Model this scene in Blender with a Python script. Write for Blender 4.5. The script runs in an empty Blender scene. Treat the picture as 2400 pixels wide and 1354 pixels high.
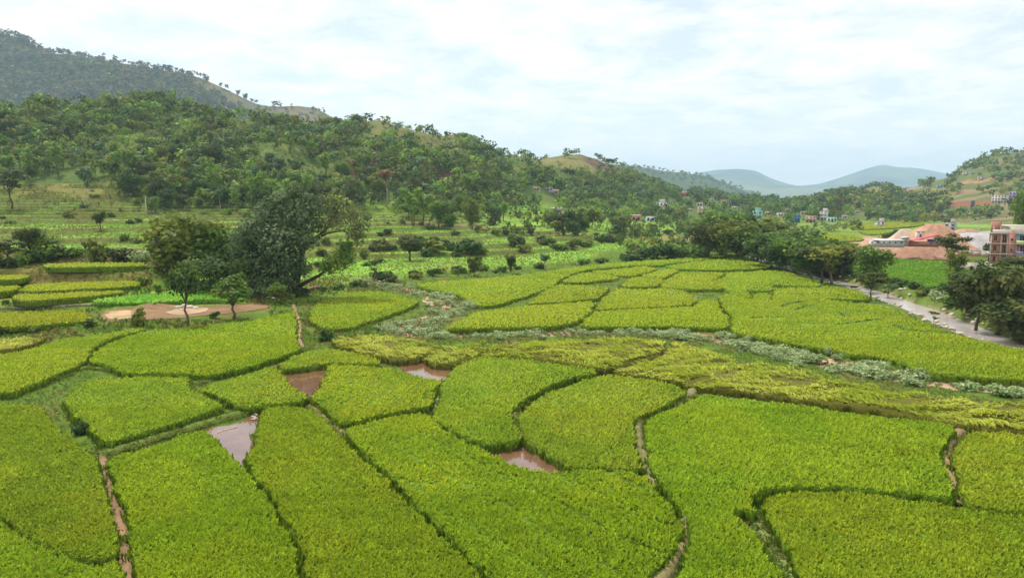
import bpy, math, random
import numpy as np
from mathutils import Vector

rng = np.random.default_rng(7)
random.seed(7)
S = bpy.context.scene
COL = S.collection

# ------------------------------------------------------------------ camera
CAMZ = 16.0
PITCH = math.radians(6.5)
F = 1733.0                                   # focal length in photo pixels (photo 2400 x 1354)
CP, SP = math.cos(PITCH), math.sin(PITCH)
cam_d = bpy.data.cameras.new('camera')
cam_d.sensor_width = 36.0
cam_d.lens = F / 2400.0 * 36.0
cam_d.clip_start = 0.5
cam_d.clip_end = 30000
cam = bpy.data.objects.new('camera', cam_d)
COL.objects.link(cam)
cam.location = (0, 0, CAMZ)
cam.rotation_euler = (math.pi / 2 - PITCH, 0, 0)
S.camera = cam

# ------------------------------------------------------------------ sky, sun, exposure
SUN_EL = math.radians(58)
SUN_AZ = math.radians(-38)                   # from +Y towards -X: behind the left hills
sun_dir = Vector((math.sin(SUN_AZ) * math.cos(SUN_EL), math.cos(SUN_AZ) * math.cos(SUN_EL), math.sin(SUN_EL)))
W = bpy.data.worlds.new('World')
S.world = W
W.use_nodes = True
wn = W.node_tree.nodes
wl = W.node_tree.links
wn.clear()


def N(t, nodes, **kw):
    n = nodes.new(t)
    for k, v in kw.items():
        setattr(n, k, v)
    return n


w_out = N('ShaderNodeOutputWorld', wn)
w_bg = N('ShaderNodeBackground', wn)
w_bg.inputs['Strength'].default_value = 0.13
sky = N('ShaderNodeTexSky', wn, sky_type='NISHITA')
sky.sun_disc = False
sky.sun_elevation = SUN_EL
sky.sun_rotation = SUN_AZ
sky.altitude = 300
sky.air_density = 1.0
sky.dust_density = 0.3
sky.ozone_density = 1.5
w_tc = N('ShaderNodeTexCoord', wn)
w_sep = N('ShaderNodeSeparateXYZ', wn)
wl.new(w_tc.outputs['Generated'], w_sep.inputs[0])
w_z = N('ShaderNodeMath', wn, operation='MAXIMUM')
wl.new(w_sep.outputs['Z'], w_z.inputs[0])
w_z.inputs[1].default_value = 0.0
w_z2 = N('ShaderNodeMath', wn, operation='ADD')
wl.new(w_z.outputs[0], w_z2.inputs[0])
w_z2.inputs[1].default_value = 0.16
w_dx = N('ShaderNodeMath', wn, operation='DIVIDE')
w_dy = N('ShaderNodeMath', wn, operation='DIVIDE')
wl.new(w_sep.outputs['X'], w_dx.inputs[0])
wl.new(w_sep.outputs['Y'], w_dy.inputs[0])
wl.new(w_z2.outputs[0], w_dx.inputs[1])
wl.new(w_z2.outputs[0], w_dy.inputs[1])
w_cmb = N('ShaderNodeCombineXYZ', wn)
wl.new(w_dx.outputs[0], w_cmb.inputs[0])
wl.new(w_dy.outputs[0], w_cmb.inputs[1])
w_n1 = N('ShaderNodeTexNoise', wn)
w_n1.inputs['Scale'].default_value = 2.8
w_n1.inputs['Detail'].default_value = 9
w_n1.inputs['Roughness'].default_value = 0.62
w_n1.inputs['Distortion'].default_value = 0.35
wl.new(w_cmb.outputs[0], w_n1.inputs['Vector'])
w_ramp = N('ShaderNodeValToRGB', wn)
w_ramp.color_ramp.elements[0].position = 0.36
w_ramp.color_ramp.elements[0].color = (0.46, 0.46, 0.46, 1)
w_ramp.color_ramp.elements[1].position = 0.62
w_ramp.color_ramp.elements[1].color = (0.98, 0.98, 0.98, 1)
wl.new(w_n1.outputs['Fac'], w_ramp.inputs['Fac'])
# thin milky haze thickens toward the horizon
w_mix = N('ShaderNodeMix', wn, data_type='RGBA')
wl.new(w_ramp.outputs['Color'], w_mix.inputs['Factor'])
wl.new(sky.outputs['Color'], w_mix.inputs['A'])
w_mix.inputs['B'].default_value = (8.6, 8.3, 8.1, 1)
wl.new(w_mix.outputs['Result'], w_bg.inputs['Color'])
wl.new(w_bg.outputs[0], w_out.inputs['Surface'])

sun_d = bpy.data.lights.new('sun', 'SUN')
sun_d.energy = 3.6
sun_d.angle = math.radians(6)
sun_d.color = (1.0, 0.955, 0.89)
sun = bpy.data.objects.new('sun', sun_d)
COL.objects.link(sun)
sun.rotation_euler = sun_dir.to_track_quat('Z', 'Y').to_euler()
sun.location = (0, 0, 300)

S.view_settings.view_transform = 'Standard'
S.view_settings.look = 'None'
S.view_settings.exposure = 0.28
S.view_settings.gamma = 1.0
S.view_settings.use_curve_mapping = False
S.cycles.max_bounces = 6
S.cycles.diffuse_bounces = 3
S.cycles.glossy_bounces = 2
S.cycles.transmission_bounces = 3
S.cycles.volume_bounces = 1
S.cycles.transparent_max_bounces = 6
S.cycles.use_denoising = True


# ------------------------------------------------------------------ small helpers
def lin(r, g, b):
    f = lambda c: (c / 255 / 12.92) if c / 255 <= 0.04045 else ((c / 255 + 0.055) / 1.055) ** 2.4
    return np.array([f(r), f(g), f(b)])


def ray(px, py):
    x = (px - 1200.0) / F
    y = (677.0 - py) / F
    return np.array([x, CP + y * SP, y * CP - SP])


def on_z(px, py, z):
    d = ray(px, py)
    t = (z - CAMZ) / d[2]
    return np.array([0, 0, CAMZ]) + t * d


def at_depth(px, py, Y):
    d = ray(px, py)
    return np.array([0, 0, CAMZ]) + d * (Y / d[1])


def zpy(Y, py):
    d = ray(1200, py)
    return CAMZ + d[2] / d[1] * Y


def hash2(ix, iy, seed):
    h = (ix.astype(np.int64) * 374761393 + iy.astype(np.int64) * 668265263 + seed * 974711) & 0xffffffff
    h = ((h ^ (h >> 13)) * 1274126177) & 0xffffffff
    h = h ^ (h >> 16)
    return (h & 0xffffff) / float(0xffffff)


def vnoise(x, y, seed=0):
    ix, iy = np.floor(x), np.floor(y)
    fx, fy = x - ix, y - iy
    fx = fx * fx * (3 - 2 * fx)
    fy = fy * fy * (3 - 2 * fy)
    a, b = hash2(ix, iy, seed), hash2(ix + 1, iy, seed)
    c, d = hash2(ix, iy + 1, seed), hash2(ix + 1, iy + 1, seed)
    return (a * (1 - fx) + b * fx) * (1 - fy) + (c * (1 - fx) + d * fx) * fy


def fbm(x, y, seed=0, octs=4):
    x, y = np.asarray(x, float), np.asarray(y, float)
    s, a, t = 0, 0.5, 0
    for o in range(octs):
        s = s + a * vnoise(x, y, seed + o * 17)
        t += a
        a *= 0.5
        x, y = x * 2.03 + 11.3, y * 2.03 + 5.7
    return s / t


def sstep(a, b, x):
    t = np.clip((x - a) / (b - a), 0, 1)
    return t * t * (3 - 2 * t)


class MB:
    """collects vertices, faces of any size, colours and material slots into one mesh"""

    def __init__(s):
        s.V, s.C, s.Fc, s.M, s.n = [], [], [], [], 0

    def add(s, V, faces, col=(1, 1, 1), mat=0):
        V = np.asarray(V, float).reshape(-1, 3)
        C = np.asarray(col, float)
        if C.ndim == 1:
            C = np.tile(C[:3], (len(V), 1))
        s.V.append(V)
        s.C.append(C[:, :3])
        if isinstance(faces, np.ndarray):
            faces = [faces]
        for f in faces:
            f = np.asarray(f)
            if f.ndim == 1:
                f = f[None]
            s.Fc.append(f + s.n)
            s.M.append(np.full(len(f), mat))
        s.n += len(V)

    def box(s, cx, cy, cz, sx, sy, sz, col=(1, 1, 1), mat=0):
        x, y, z = sx / 2, sy / 2, sz / 2
        V = np.array([(-x, -y, -z), (x, -y, -z), (x, y, -z), (-x, y, -z), (-x, -y, z), (x, -y, z), (x, y, z), (-x, y, z)])
        V = V + np.array([cx, cy, cz])
        s.add(V, np.array([(0, 3, 2, 1), (4, 5, 6, 7), (0, 1, 5, 4), (1, 2, 6, 5), (2, 3, 7, 6), (3, 0, 4, 7)]), col, mat)

    def tube(s, pts, rad, seg=7, col=(1, 1, 1), mat=0):
        pts = np.asarray(pts, float)
        rings = []
        for i, p in enumerate(pts):
            d = pts[min(i + 1, len(pts) - 1)] - pts[max(i - 1, 0)]
            d = d / (np.linalg.norm(d) + 1e-9)
            a = np.cross(d, (0.31, 0.95, 0.05))
            a /= np.linalg.norm(a) + 1e-9
            b = np.cross(d, a)
            t = np.arange(seg) * 2 * math.pi / seg
            rings.append(p + rad[i] * (np.cos(t)[:, None] * a + np.sin(t)[:, None] * b))
        V = np.concatenate(rings)
        fs = []
        for i in range(len(pts) - 1):
            for j in range(seg):
                k = (j + 1) % seg
                fs.append((i * seg + j, i * seg + k, (i + 1) * seg + k, (i + 1) * seg + j))
        s.add(V, [np.array(fs), np.arange(seg)[::-1] , np.arange(seg) + (len(pts) - 1) * seg], col, mat)

    def mesh(s, name, mats, smooth=False):
        me = bpy.data.meshes.new(name)
        V = np.concatenate(s.V)
        C = np.concatenate(s.C)
        tot = np.concatenate([np.full(len(f), f.shape[1]) for f in s.Fc])
        idx = np.concatenate([f.ravel() for f in s.Fc])
        me.vertices.add(len(V))
        me.vertices.foreach_set('co', V.ravel().astype(np.float32))
        me.loops.add(len(idx))
        me.loops.foreach_set('vertex_index', idx.astype(np.int32))
        me.polygons.add(len(tot))
        st = np.concatenate([[0], np.cumsum(tot)[:-1]])
        me.polygons.foreach_set('loop_start', st.astype(np.int32))
        for m in (mats if isinstance(mats, (list, tuple)) else [mats]):
            me.materials.append(m)
        me.polygons.foreach_set('material_index', np.concatenate(s.M).astype(np.int32))
        if smooth:
            me.polygons.foreach_set('use_smooth', np.ones(len(tot), bool))
        me.update(calc_edges=True)
        ca = me.color_attributes.new('tint', 'FLOAT_COLOR', 'POINT')
        ca.data.foreach_set('color', np.concatenate([C, np.ones((len(C), 1))], 1).ravel().astype(np.float32))
        return me


def obj(name, me, parent=None, loc=(0, 0, 0), rz=0.0, sc=1.0):
    o = bpy.data.objects.new(name, me)
    COL.objects.link(o)
    o.location = loc
    o.rotation_euler = (0, 0, rz)
    o.scale = (sc, sc, sc) if np.isscalar(sc) else sc
    if parent is not None:
        o.parent = parent
    return o


def tag(o, label, cat, group=None):
    o['label'] = label
    o['category'] = cat
    if group:
        o['group'] = group
    return o


def structure(o, label=None):
    o['kind'] = 'structure'
    if label:
        o['label'] = label
    return o


def stuff(o, label=None, cat=None):
    o['kind'] = 'stuff'
    if label:
        o['label'] = label
    if cat:
        o['category'] = cat
    return o


# ------------------------------------------------------------------ materials
def mat(name, col=(1, 1, 1), rough=0.8, tint=True, nscale=None, namp=0.25, bump=0.0, bscale=None, transl=0.0, spec=0.3, metallic=0.0):
    m = bpy.data.materials.new(name)
    m.use_nodes = True
    nt = m.node_tree
    nd, lk = nt.nodes, nt.links
    nd.clear()
    out = N('ShaderNodeOutputMaterial', nd)
    p = N('ShaderNodeBsdfPrincipled', nd)
    p.inputs['Roughness'].default_value = rough
    p.inputs['Specular IOR Level'].default_value = spec
    p.inputs['Metallic'].default_value = metallic
    base = None
    rgb = N('ShaderNodeRGB', nd)
    rgb.outputs[0].default_value = (*col, 1)
    cur = rgb.outputs[0]
    if tint:
        at = N('ShaderNodeAttribute', nd, attribute_name='tint')
        mx = N('ShaderNodeMix', nd, data_type='RGBA', blend_type='MULTIPLY')
        mx.inputs['Factor'].default_value = 1
        lk.new(cur, mx.inputs['A'])
        lk.new(at.outputs['Color'], mx.inputs['B'])
        cur = mx.outputs['Result']
    if nscale:
        tc = N('ShaderNodeTexCoord', nd)
        no = N('ShaderNodeTexNoise', nd)
        no.inputs['Scale'].default_value = nscale
        no.inputs['Detail'].default_value = 6
        no.inputs['Roughness'].default_value = 0.65
        lk.new(tc.outputs['Object'], no.inputs['Vector'])
        mr = N('ShaderNodeMapRange', nd)
        mr.inputs['From Min'].default_value = 0.3
        mr.inputs['From Max'].default_value = 0.7
        mr.inputs['To Min'].default_value = 1 - namp
        mr.inputs['To Max'].default_value = 1 + namp
        lk.new(no.outputs['Fac'], mr.inputs['Value'])
        mx = N('ShaderNodeMix', nd, data_type='RGBA', blend_type='MULTIPLY')
        mx.inputs['Factor'].default_value = 1
        lk.new(cur, mx.inputs['A'])
        lk.new(mr.outputs[0], mx.inputs['B'])
        cur = mx.outputs['Result']
    lk.new(cur, p.inputs['Base Color'])
    if bump:
        tc = N('ShaderNodeTexCoord', nd)
        no = N('ShaderNodeTexNoise', nd)
        no.inputs['Scale'].default_value = bscale or 1.0
        no.inputs['Detail'].default_value = 5
        lk.new(tc.outputs['Object'], no.inputs['Vector'])
        bp = N('ShaderNodeBump', nd)
        bp.inputs['Strength'].default_value = 1.0
        bp.inputs['Distance'].default_value = bump
        lk.new(no.outputs['Fac'], bp.inputs['Height'])
        lk.new(bp.outputs[0], p.inputs['Normal'])
    if transl:
        tr = N('ShaderNodeBsdfTranslucent', nd)
        lk.new(cur, tr.inputs['Color'])
        ms = N('ShaderNodeMixShader', nd)
        ms.inputs[0].default_value = transl
        lk.new(p.outputs[0], ms.inputs[1])
        lk.new(tr.outputs[0], ms.inputs[2])
        lk.new(ms.outputs[0], out.inputs['Surface'])
    else:
        lk.new(p.outputs[0], out.inputs['Surface'])
    return m


M_leaf = mat('leaf', rough=0.6, transl=0.38, spec=0.12)
M_rice = mat('rice_leaf', rough=0.65, transl=0.42, spec=0.12)
M_ricebody = mat('rice_stems', rough=0.9, nscale=3.0, namp=0.35, bump=0.06, bscale=5.0, spec=0.1)
M_bark = mat('bark', rough=0.9, nscale=2.0, namp=0.3, spec=0.1)
M_ground = mat('ground', rough=0.95, nscale=0.45, namp=0.30, bump=0.25, bscale=0.9, spec=0.1)
M_hill = mat('hill', rough=0.95, nscale=0.035, namp=0.30, bump=4.0, bscale=0.05, spec=0.05)
M_earth = mat('earth', rough=0.95, nscale=1.6, namp=0.35, bump=0.08, bscale=2.5, spec=0.1)
M_sand = mat('sand', rough=0.95, nscale=0.35, namp=0.22, bump=0.3, bscale=0.8, spec=0.1)
M_rock = mat('rock', rough=0.85, nscale=2.0, namp=0.3, bump=0.05, bscale=4.0, spec=0.2)
M_paint = mat('plaster', rough=0.8, nscale=0.9, namp=0.12, spec=0.2)
M_glass = mat('window_glass', col=(0.035, 0.04, 0.05), rough=0.15, tint=False, spec=0.5)
M_metal = mat('sheet_metal', rough=0.45, nscale=1.2, namp=0.12, spec=0.4)
M_water = mat('pond_water', col=tuple(lin(116, 84, 64)), rough=0.03, tint=False, nscale=0.5, namp=0.3, bump=0.004, bscale=3.0, spec=1.0)
M_river = mat('river_water', col=tuple(lin(176, 166, 160)), rough=0.2, tint=False, nscale=0.25, namp=0.15, bump=0.03, bscale=2.2, spec=0.5)

# ------------------------------------------------------------------ terrain: (u = X/Y, Y) height field
cols = {
    -500: [(14, 0), (85, 0), (92, 1), (104, 1.1), (107, 2), (113, 2.2), (124, 2.4), (127, 4.6), (137, 4.7), (141, 6.5), (170, 8), (220, 10), (280, 12.5), (330, 26), (440, 74), (480, 78), (600, 60), (1300, 40)],
    0: [(14, 0), (85, 0), (91, 1), (104, 1.1), (106, 1.9), (112, 2.0), (113, 2.2), (124, 2.4), (127, 4.6), (137, 4.7), (141, 6.5), (170, 8), (220, 10), (280, 12.5), (300, 16), (325, 23), (345, 28), (450, zpy(450, 252)), (490, 78), (600, 60), (1300, 30)],
    340: [(14, 0), (88, 0), (93, 1), (104, 1.1), (106, 1.7), (112, 1.9), (113, 2.1), (124, 2.4), (127, 4.5), (137, 4.6), (141, 6.2), (170, 7.8), (220, 9.8), (285, 12.3), (305, 16), (330, 23), (350, 29), (460, zpy(460, 268)), (500, 75), (620, 55), (1300, 30)],
    450: [(14, 0), (92, 0), (96, 0.5), (112, 0.8), (118, 1.2), (135, 2.0), (150, 3.2), (180, 5), (225, 8), (290, 12), (320, 18), (360, 30), (470, zpy(470, 275)), (510, 75), (640, 50), (1300, 30)],
    620: [(14, 0), (98, 0), (106, 0.5), (120, 0.9), (140, 1.3), (180, 3.3), (240, 6.5), (290, 10.5), (320, 16), (370, 30), (480, zpy(480, 300)), (520, 68), (650, 50), (1300, 30)],
    780: [(14, 0), (110, 0), (120, 0.6), (140, 1.0), (180, 2.4), (240, 6), (300, 10), (330, 15), (400, 32), (500, zpy(500, 312)), (540, 66), (660, 50), (1300, 30)],
    900: [(14, 0), (130, 0), (148, 0.2), (158, 1), (190, 1.6), (215, 4), (270, 6.5), (330, 10), (360, 15), (420, 36), (450, 46), (560, zpy(560, 282)), (590, 79), (700, 50), (1300, 30)],
    1060: [(14, 0), (155, 0), (170, 0.9), (200, 1.6), (225, 3.8), (290, 6.2), (345, 10), (375, 15), (440, 34), (600, zpy(600, 326)), (630, 70), (760, 45), (1300, 30)],
    1200: [(14, 0), (165, 0), (182, 0.8), (225, 2), (255, 3.6), (350, 6.5), (410, 10), (450, 16), (680, zpy(680, 364)), (720, 62), (840, 40), (1300, 25)],
    1350: [(14, 0), (178, 0), (200, 0.8), (260, 2.2), (290, 3.4), (430, 7), (500, 10.5), (540, 16), (740, zpy(740, 367)), (780, 66), (900, 40), (1300, 25)],
    1440: [(14, 0), (200, 0), (300, 1.6), (460, 5), (530, 9), (580, 16), (780, zpy(780, 380)), (810, 60), (930, 30), (1300, 18)],
    1500: [(14, 0), (206, 0), (300, 1.0), (480, 5), (560, 9), (620, 17), (800, zpy(800, 420)), (840, 40), (960, 22), (1300, 14)],
    1600: [(14, 0), (215, 0), (350, 1.2), (500, 5.5), (600, 9.5), (660, 15), (820, zpy(820, 455)), (900, 22), (1300, 10)],
    1750: [(14, 0), (225, 0), (400, 1.2), (600, 6), (700, 10), (830, zpy(830, 474)), (920, 14), (1300, 10)],
    1880: [(14, 0), (230, 0), (400, 0.8), (520, 3), (640, 7), (760, 13), (900, zpy(900, 474)), (960, 18), (1300, 12)],
    1960: [(14, 0), (230, 0), (400, 0.8), (540, 3), (640, 10), (760, 20), (960, zpy(960, 449)), (1040, 28), (1300, 20)],
    2100: [(14, 0), (230, 0), (400, 0.8), (545, 3), (640, 11), (760, 22), (1000, zpy(1000, 439)), (1100, 34), (1300, 28)],
    2200: [(14, 0), (230, 0), (420, 1), (540, 4), (640, 13), (800, 32), (1040, zpy(1040, 416)), (1100, 54), (1300, 40)],
    2260: [(14, 0), (230, 0), (420, 1), (540, 6), (640, 16), (800, 38), (1060, zpy(1060, 383)), (1120, 74), (1300, 55)],
    2320: [(14, 0), (230, 0), (400, 1), (500, 6), (640, 20), (800, 44), (1060, zpy(1060, 358)), (1120, 88), (1300, 70)],
    2420: [(14, 0), (230, 0), (330, 2), (480, 8), (640, 24), (800, 48), (1060, zpy(1060, 350)), (1120, 92), (1300, 75)],
    2900: [(14, 0), (210, 0), (280, 4), (450, 16), (640, 34), (800, 60), (1060, zpy(1060, 320)), (1120, 105), (1300, 85)],
}
Yr = [14.0]
while Yr[-1] < 1300:
    y = Yr[-1]
    Yr.append(y + (2.0 if y < 80 else 0.8 if y < 300 else min(0.8 + (y - 300) * 0.016, 14)))
Yr = np.array(Yr)
NU = 430
Ur = np.linspace(-1.06, 1.06, NU)
pxs = sorted(cols)
Uc = np.array([(p - 1200) / F / 0.9936 for p in pxs])
prof = np.array([np.interp(Yr, *zip(*cols[p])) for p in pxs])          # (ncol, nY)
ker = np.array([1, 2, 3, 2, 1]) / 9.0
far = Yr > 145
for i in range(len(pxs)):
    p = np.pad(prof[i], 2, mode='edge')
    sm = np.convolve(p, ker, 'valid')
    prof[i] = np.where(far, sm, prof[i])
Z = np.zeros((len(Yr), NU))
# smooth interpolation across azimuth
j = np.clip(np.searchsorted(Uc, Ur) - 1, 0, len(Uc) - 2)
t = np.clip((Ur - Uc[j]) / (Uc[j + 1] - Uc[j]), 0, 1)
t = t * t * (3 - 2 * t)
Z = prof[j].T * (1 - t) + prof[j + 1].T * t
XX = Yr[:, None] * Ur[None]
YY = np.repeat(Yr[:, None], NU, 1)
UU = np.repeat(Ur[None], len(Yr), 0)
PXg = 1200 + UU * F * 0.9936
# big relief on the slopes
rel = sstep(16, 40, Z)
Z = Z + rel * ((fbm(XX / 60, YY / 60, 3) - 0.5) * 16 + (fbm(XX / 17, YY / 17, 9) - 0.5) * 5)
# small undulation off the flat paddies
Z = Z + sstep(0.6, 3.0, Z) * (fbm(XX / 22, YY / 22, 21, 3) - 0.5) * 1.1
# terraces
zone = sstep(139, 150, YY) * (1 - sstep(330, 380, YY)) * (1 - sstep(28, 34, Z)) * (1 - sstep(1480, 1560, PXg)) * sstep(1.2, 2.0, Z)
stp = 1.15 + 0.5 * (fbm(XX / 90, YY / 90, 33, 2) - 0.5)
q = Z / 1.2 + (fbm(XX / 30, YY / 30, 35, 2) - 0.5) * 0.8
k = np.floor(q)
fr = q - k
Zt = 1.2 * (k + sstep(0.78, 1.0, fr)) - (q * 1.2 - Z)
Zt = Zt
Z = Z * (1 - zone) + Zt * zone
riser = zone * ((fr > 0.72) & (fr < 1.0))


def seg_dist(X, Y, pts):
    d = np.full(np.shape(X), 1e9)
    for (x0, y0), (x1, y1) in zip(pts[:-1], pts[1:]):
        vx, vy = x1 - x0, y1 - y0
        tt = np.clip(((X - x0) * vx + (Y - y0) * vy) / (vx * vx + vy * vy + 1e-9), 0, 1)
        d = np.minimum(d, np.hypot(X - x0 - tt * vx, Y - y0 - tt * vy))
    return d


river_px = [(1740, 596), (1790, 612), (1830, 624), (1900, 645), (1960, 664), (2030, 684), (2100, 710), (2180, 738), (2260, 772), (2350, 812), (2480, 868)]
river_pts = [tuple(on_z(x, y, -1.3)[:2]) for x, y in river_px]
d_riv = seg_dist(XX, YY, river_pts)
Z = Z - 2.0 * (1 - sstep(2.0, 5.0, d_riv))
stream_px = [(850, 668), (905, 672), (960, 684), (1020, 692), (1062, 702), (1075, 718), (1040, 738), (985, 757), (935, 776), (1000, 785), (1130, 784), (1280, 781), (1420, 778), (1560, 781), (1680, 795), (1790, 818), (1900, 842), (2010, 864), (2110, 884), (2250, 902), (2400, 915), (2600, 935)]
stream_pts = [tuple(on_z(x, y, -0.15)[:2]) for x, y in stream_px]
d_str = seg_dist(XX, YY, stream_pts)
Z = Z - 0.35 * (1 - sstep(1.2, 3.2, d_str)) * (YY < 200)


def gz(X, Y):
    X, Y = np.asarray(X, float), np.asarray(Y, float)
    u = np.clip(X / np.maximum(Y, 1), Ur[0], Ur[-1] - 1e-6)
    fu = (u - Ur[0]) / (Ur[1] - Ur[0])
    iu = np.clip(fu.astype(int), 0, NU - 2)
    fu = fu - iu
    Yc = np.clip(Y, Yr[0], Yr[-1] - 1e-3)
    iy = np.clip(np.searchsorted(Yr, Yc, side='right') - 1, 0, len(Yr) - 2)
    fy = (Yc - Yr[iy]) / (Yr[iy + 1] - Yr[iy])
    return (Z[iy, iu] * (1 - fu) + Z[iy, iu + 1] * fu) * (1 - fy) + (Z[iy + 1, iu] * (1 - fu) + Z[iy + 1, iu + 1] * fu) * fy


_ys = np.concatenate([np.arange(20, 330, 0.5), np.arange(330, 1290, 2.0)])


def on_ground(px, py):
    """the point of the terrain under a photo pixel"""
    d = ray(px, py)
    X = d[0] / d[1] * _ys
    zr = CAMZ + d[2] / d[1] * _ys
    h = np.nonzero(gz(X, _ys) >= zr)[0]
    i = h[0] if len(h) else len(_ys) - 1
    return np.array([X[i], _ys[i], float(gz(X[i], _ys[i]))])


# ---- colours of the ground
def P2(px, py):
    return on_ground(px, py)[:2]


n1 = fbm(XX / 14, YY / 14, 51)
n2 = fbm(XX / 4, YY / 4, 61, 3)
n3 = fbm(XX / 45, YY / 45, 71, 3)
C_grass = lin(112, 140, 46)
C_lush = lin(122, 160, 56)
C_olive = lin(114, 122, 54)
C_dry = lin(124, 112, 66)
C_soil = lin(118, 92, 62)
C_wood = lin(80, 100, 40)
C_scrub = lin(104, 112, 50)
C = np.zeros(Z.shape + (3,))


def blend(C, m, c):
    return C * (1 - m[..., None]) + c * m[..., None]


C[:] = lin(86, 108, 36)
C = blend(C, sstep(0.55, 0.8, n2) * 0.7, lin(112, 96, 56))
terr = sstep(100, 115, YY) * sstep(0.5, 1.2, Z)
C = blend(C, terr, C_grass)
C = blend(C, terr * sstep(0.42, 0.6, n3), C_lush)
C = blend(C, terr * sstep(0.55, 0.72, n1), C_olive)
C = blend(C, riser * (0.55 + 0.45 * n2), lin(86, 82, 42))
hillm = np.maximum(sstep(13, 22, Z), sstep(1480, 1560, PXg) * sstep(3, 6, Z))
C = blend(C, hillm, C_wood)
C = blend(C, hillm * sstep(0.5, 0.68, n1), C_scrub)
# grassy knolls and ridge tops
px_r, py_r = PXg, None
knoll = sstep(840, 900, PXg) * (1 - sstep(1060, 1130, PXg)) * sstep(475, 525, YY) * (YY < 700)
ridge2 = sstep(1190, 1280, PXg) * (1 - sstep(1500, 1540, PXg)) * sstep(0.72, 0.92, Z / 66) * (YY < 900)
C = blend(C, np.clip(knoll + ridge2, 0, 1) * 0.9, lin(112, 112, 62))
rockcap = sstep(1345, 1375, PXg) * (1 - sstep(1490, 1500, PXg)) * sstep(0.75, 0.88, Z / 60) * (YY < 900) * (YY > 600)
C = blend(C, rockcap * sstep(0.3, 0.5, n1), lin(104, 84, 66))
righth = sstep(1880, 1960, PXg) * sstep(2.5, 5, Z)
C = blend(C, righth * 0.8, lin(92, 104, 56))
C = blend(C, righth * sstep(0.5, 0.62, n3), lin(120, 112, 74))
lowright = (Z < 2.6) * sstep(330, 420, YY)
C = blend(C, lowright * 0.9, lin(112, 136, 50))
C = blend(C, lowright * sstep(0.5, 0.6, n1), lin(96, 108, 50))


def patch(C, px, py, rx, ry, col, soft=0.35, seed=1, amt=1.0):
    """a patch of other soil lying on the terrain round the point seen at px, py; rx and ry in metres"""
    c = on_ground(px, py)
    dd = np.hypot((XX - c[0]) / rx, (YY - c[1]) / ry) + (fbm(XX / (rx * 0.35), YY / (ry * 0.35), seed, 3) - 0.5) * 0.9
    return blend(C, amt * (1 - sstep(1 - soft, 1.0, dd)), np.asarray(col))


bankm = (PXg < 360) * sstep(123.5, 124.5, YY) * (1 - sstep(127.5, 129, YY))
C = blend(C, bankm * (.6 + .4 * n2), lin(104, 90, 48))
bankm = (PXg < 420) * sstep(136.5, 137.5, YY) * (1 - sstep(141, 143, YY))
C = blend(C, bankm * (.6 + .4 * n2), lin(88, 72, 48))
# red-brown cliff in the wood, dry field beside it
for a in [(810, 405, 9, 16), (840, 395, 8, 18), (880, 385, 9, 12), (950, 400, 14, 14), (1000, 405, 16, 14), (1040, 415, 12, 12), (1085, 425, 10, 12)]:
    C = patch(C, a[0], a[1], a[2], a[3], lin(100, 68, 52), seed=int(a[0]), amt=.85)
for a in [(150, 452, 26, 9), (90, 440, 18, 7), (240, 462, 20, 6)]:
    C = patch(C, *a, lin(122, 118, 62), seed=a[0], amt=0.9)
C = patch(C, 1060, 528, 30, 22, lin(112, 106, 62), seed=5, amt=0.8)
C = patch(C, 1560, 552, 26, 14, lin(130, 112, 78), seed=6)
C = patch(C, 1590, 562, 22, 10, lin(128, 108, 78), seed=7)
C = patch(C, 1330, 380, 40, 25, lin(126, 120, 72), seed=8, amt=0.8)
# bare earth on the right-hand hill
for a in [(2270, 478, 22, 46, (150, 92, 72)), (2262, 430, 26, 24, (176, 138, 100)), (2290, 428, 30, 12, (172, 132, 96)), (2268, 448, 16, 22, (160, 126, 96)),
          (2160, 452, 30, 16, (190, 160, 120)), (2130, 444, 26, 14, (178, 140, 110)), (2050, 450, 22, 10, (180, 140, 110)), (2300, 462, 46, 14, (146, 128, 92)),
          (2330, 515, 30, 8, (168, 140, 104)), (2360, 478, 30, 10, (150, 130, 104)), (1975, 470, 8, 6, (150, 130, 100)), (2140, 498, 8, 10, (160, 140, 104))]:
    C = patch(C, a[0], a[1], a[2] * .85, a[3] * .8, lin(*a[4]) * .78, seed=a[0], amt=.9)
# works yard between the river field and the hill
yard = [(2050, 566, 22, 26), (2110, 562, 26, 24), (2180, 556, 34, 30), (2250, 556, 34, 40), (2310, 556, 40, 44), (2380, 570, 50, 40), (2300, 590, 26, 14)]
for a in yard:
    C = patch(C, a[0], a[1], a[2], a[3], lin(178, 150, 122), seed=a[0] + 1)
C = patch(C, 2280, 548, 36, 52, lin(160, 154, 150), seed=41)
C = patch(C, 1765, 603, 3, 12, lin(150, 132, 110), seed=43)
# river banks: sand low, grass above
C = blend(C, (1 - sstep(2.2, 3.4, d_riv + (n2 - 0.5) * 4)) * (YY < 260), lin(168, 148, 120))
C = blend(C, sstep(2.6, 4, d_riv) * (1 - sstep(10, 15, d_riv)) * (YY < 240) * 0.85, lin(92, 110, 46))
C = C * (0.85 + 0.3 * n2[..., None])

tb = MB()
V = np.stack([XX, YY, Z], -1).reshape(-1, 3)
ii = (np.arange(len(Yr) - 1)[:, None] * NU + np.arange(NU - 1)[None]).ravel()
quads = np.stack([ii, ii + 1, ii + NU + 1, ii + NU], 1)
near_q = YY.reshape(-1)[ii] < 300
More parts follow.
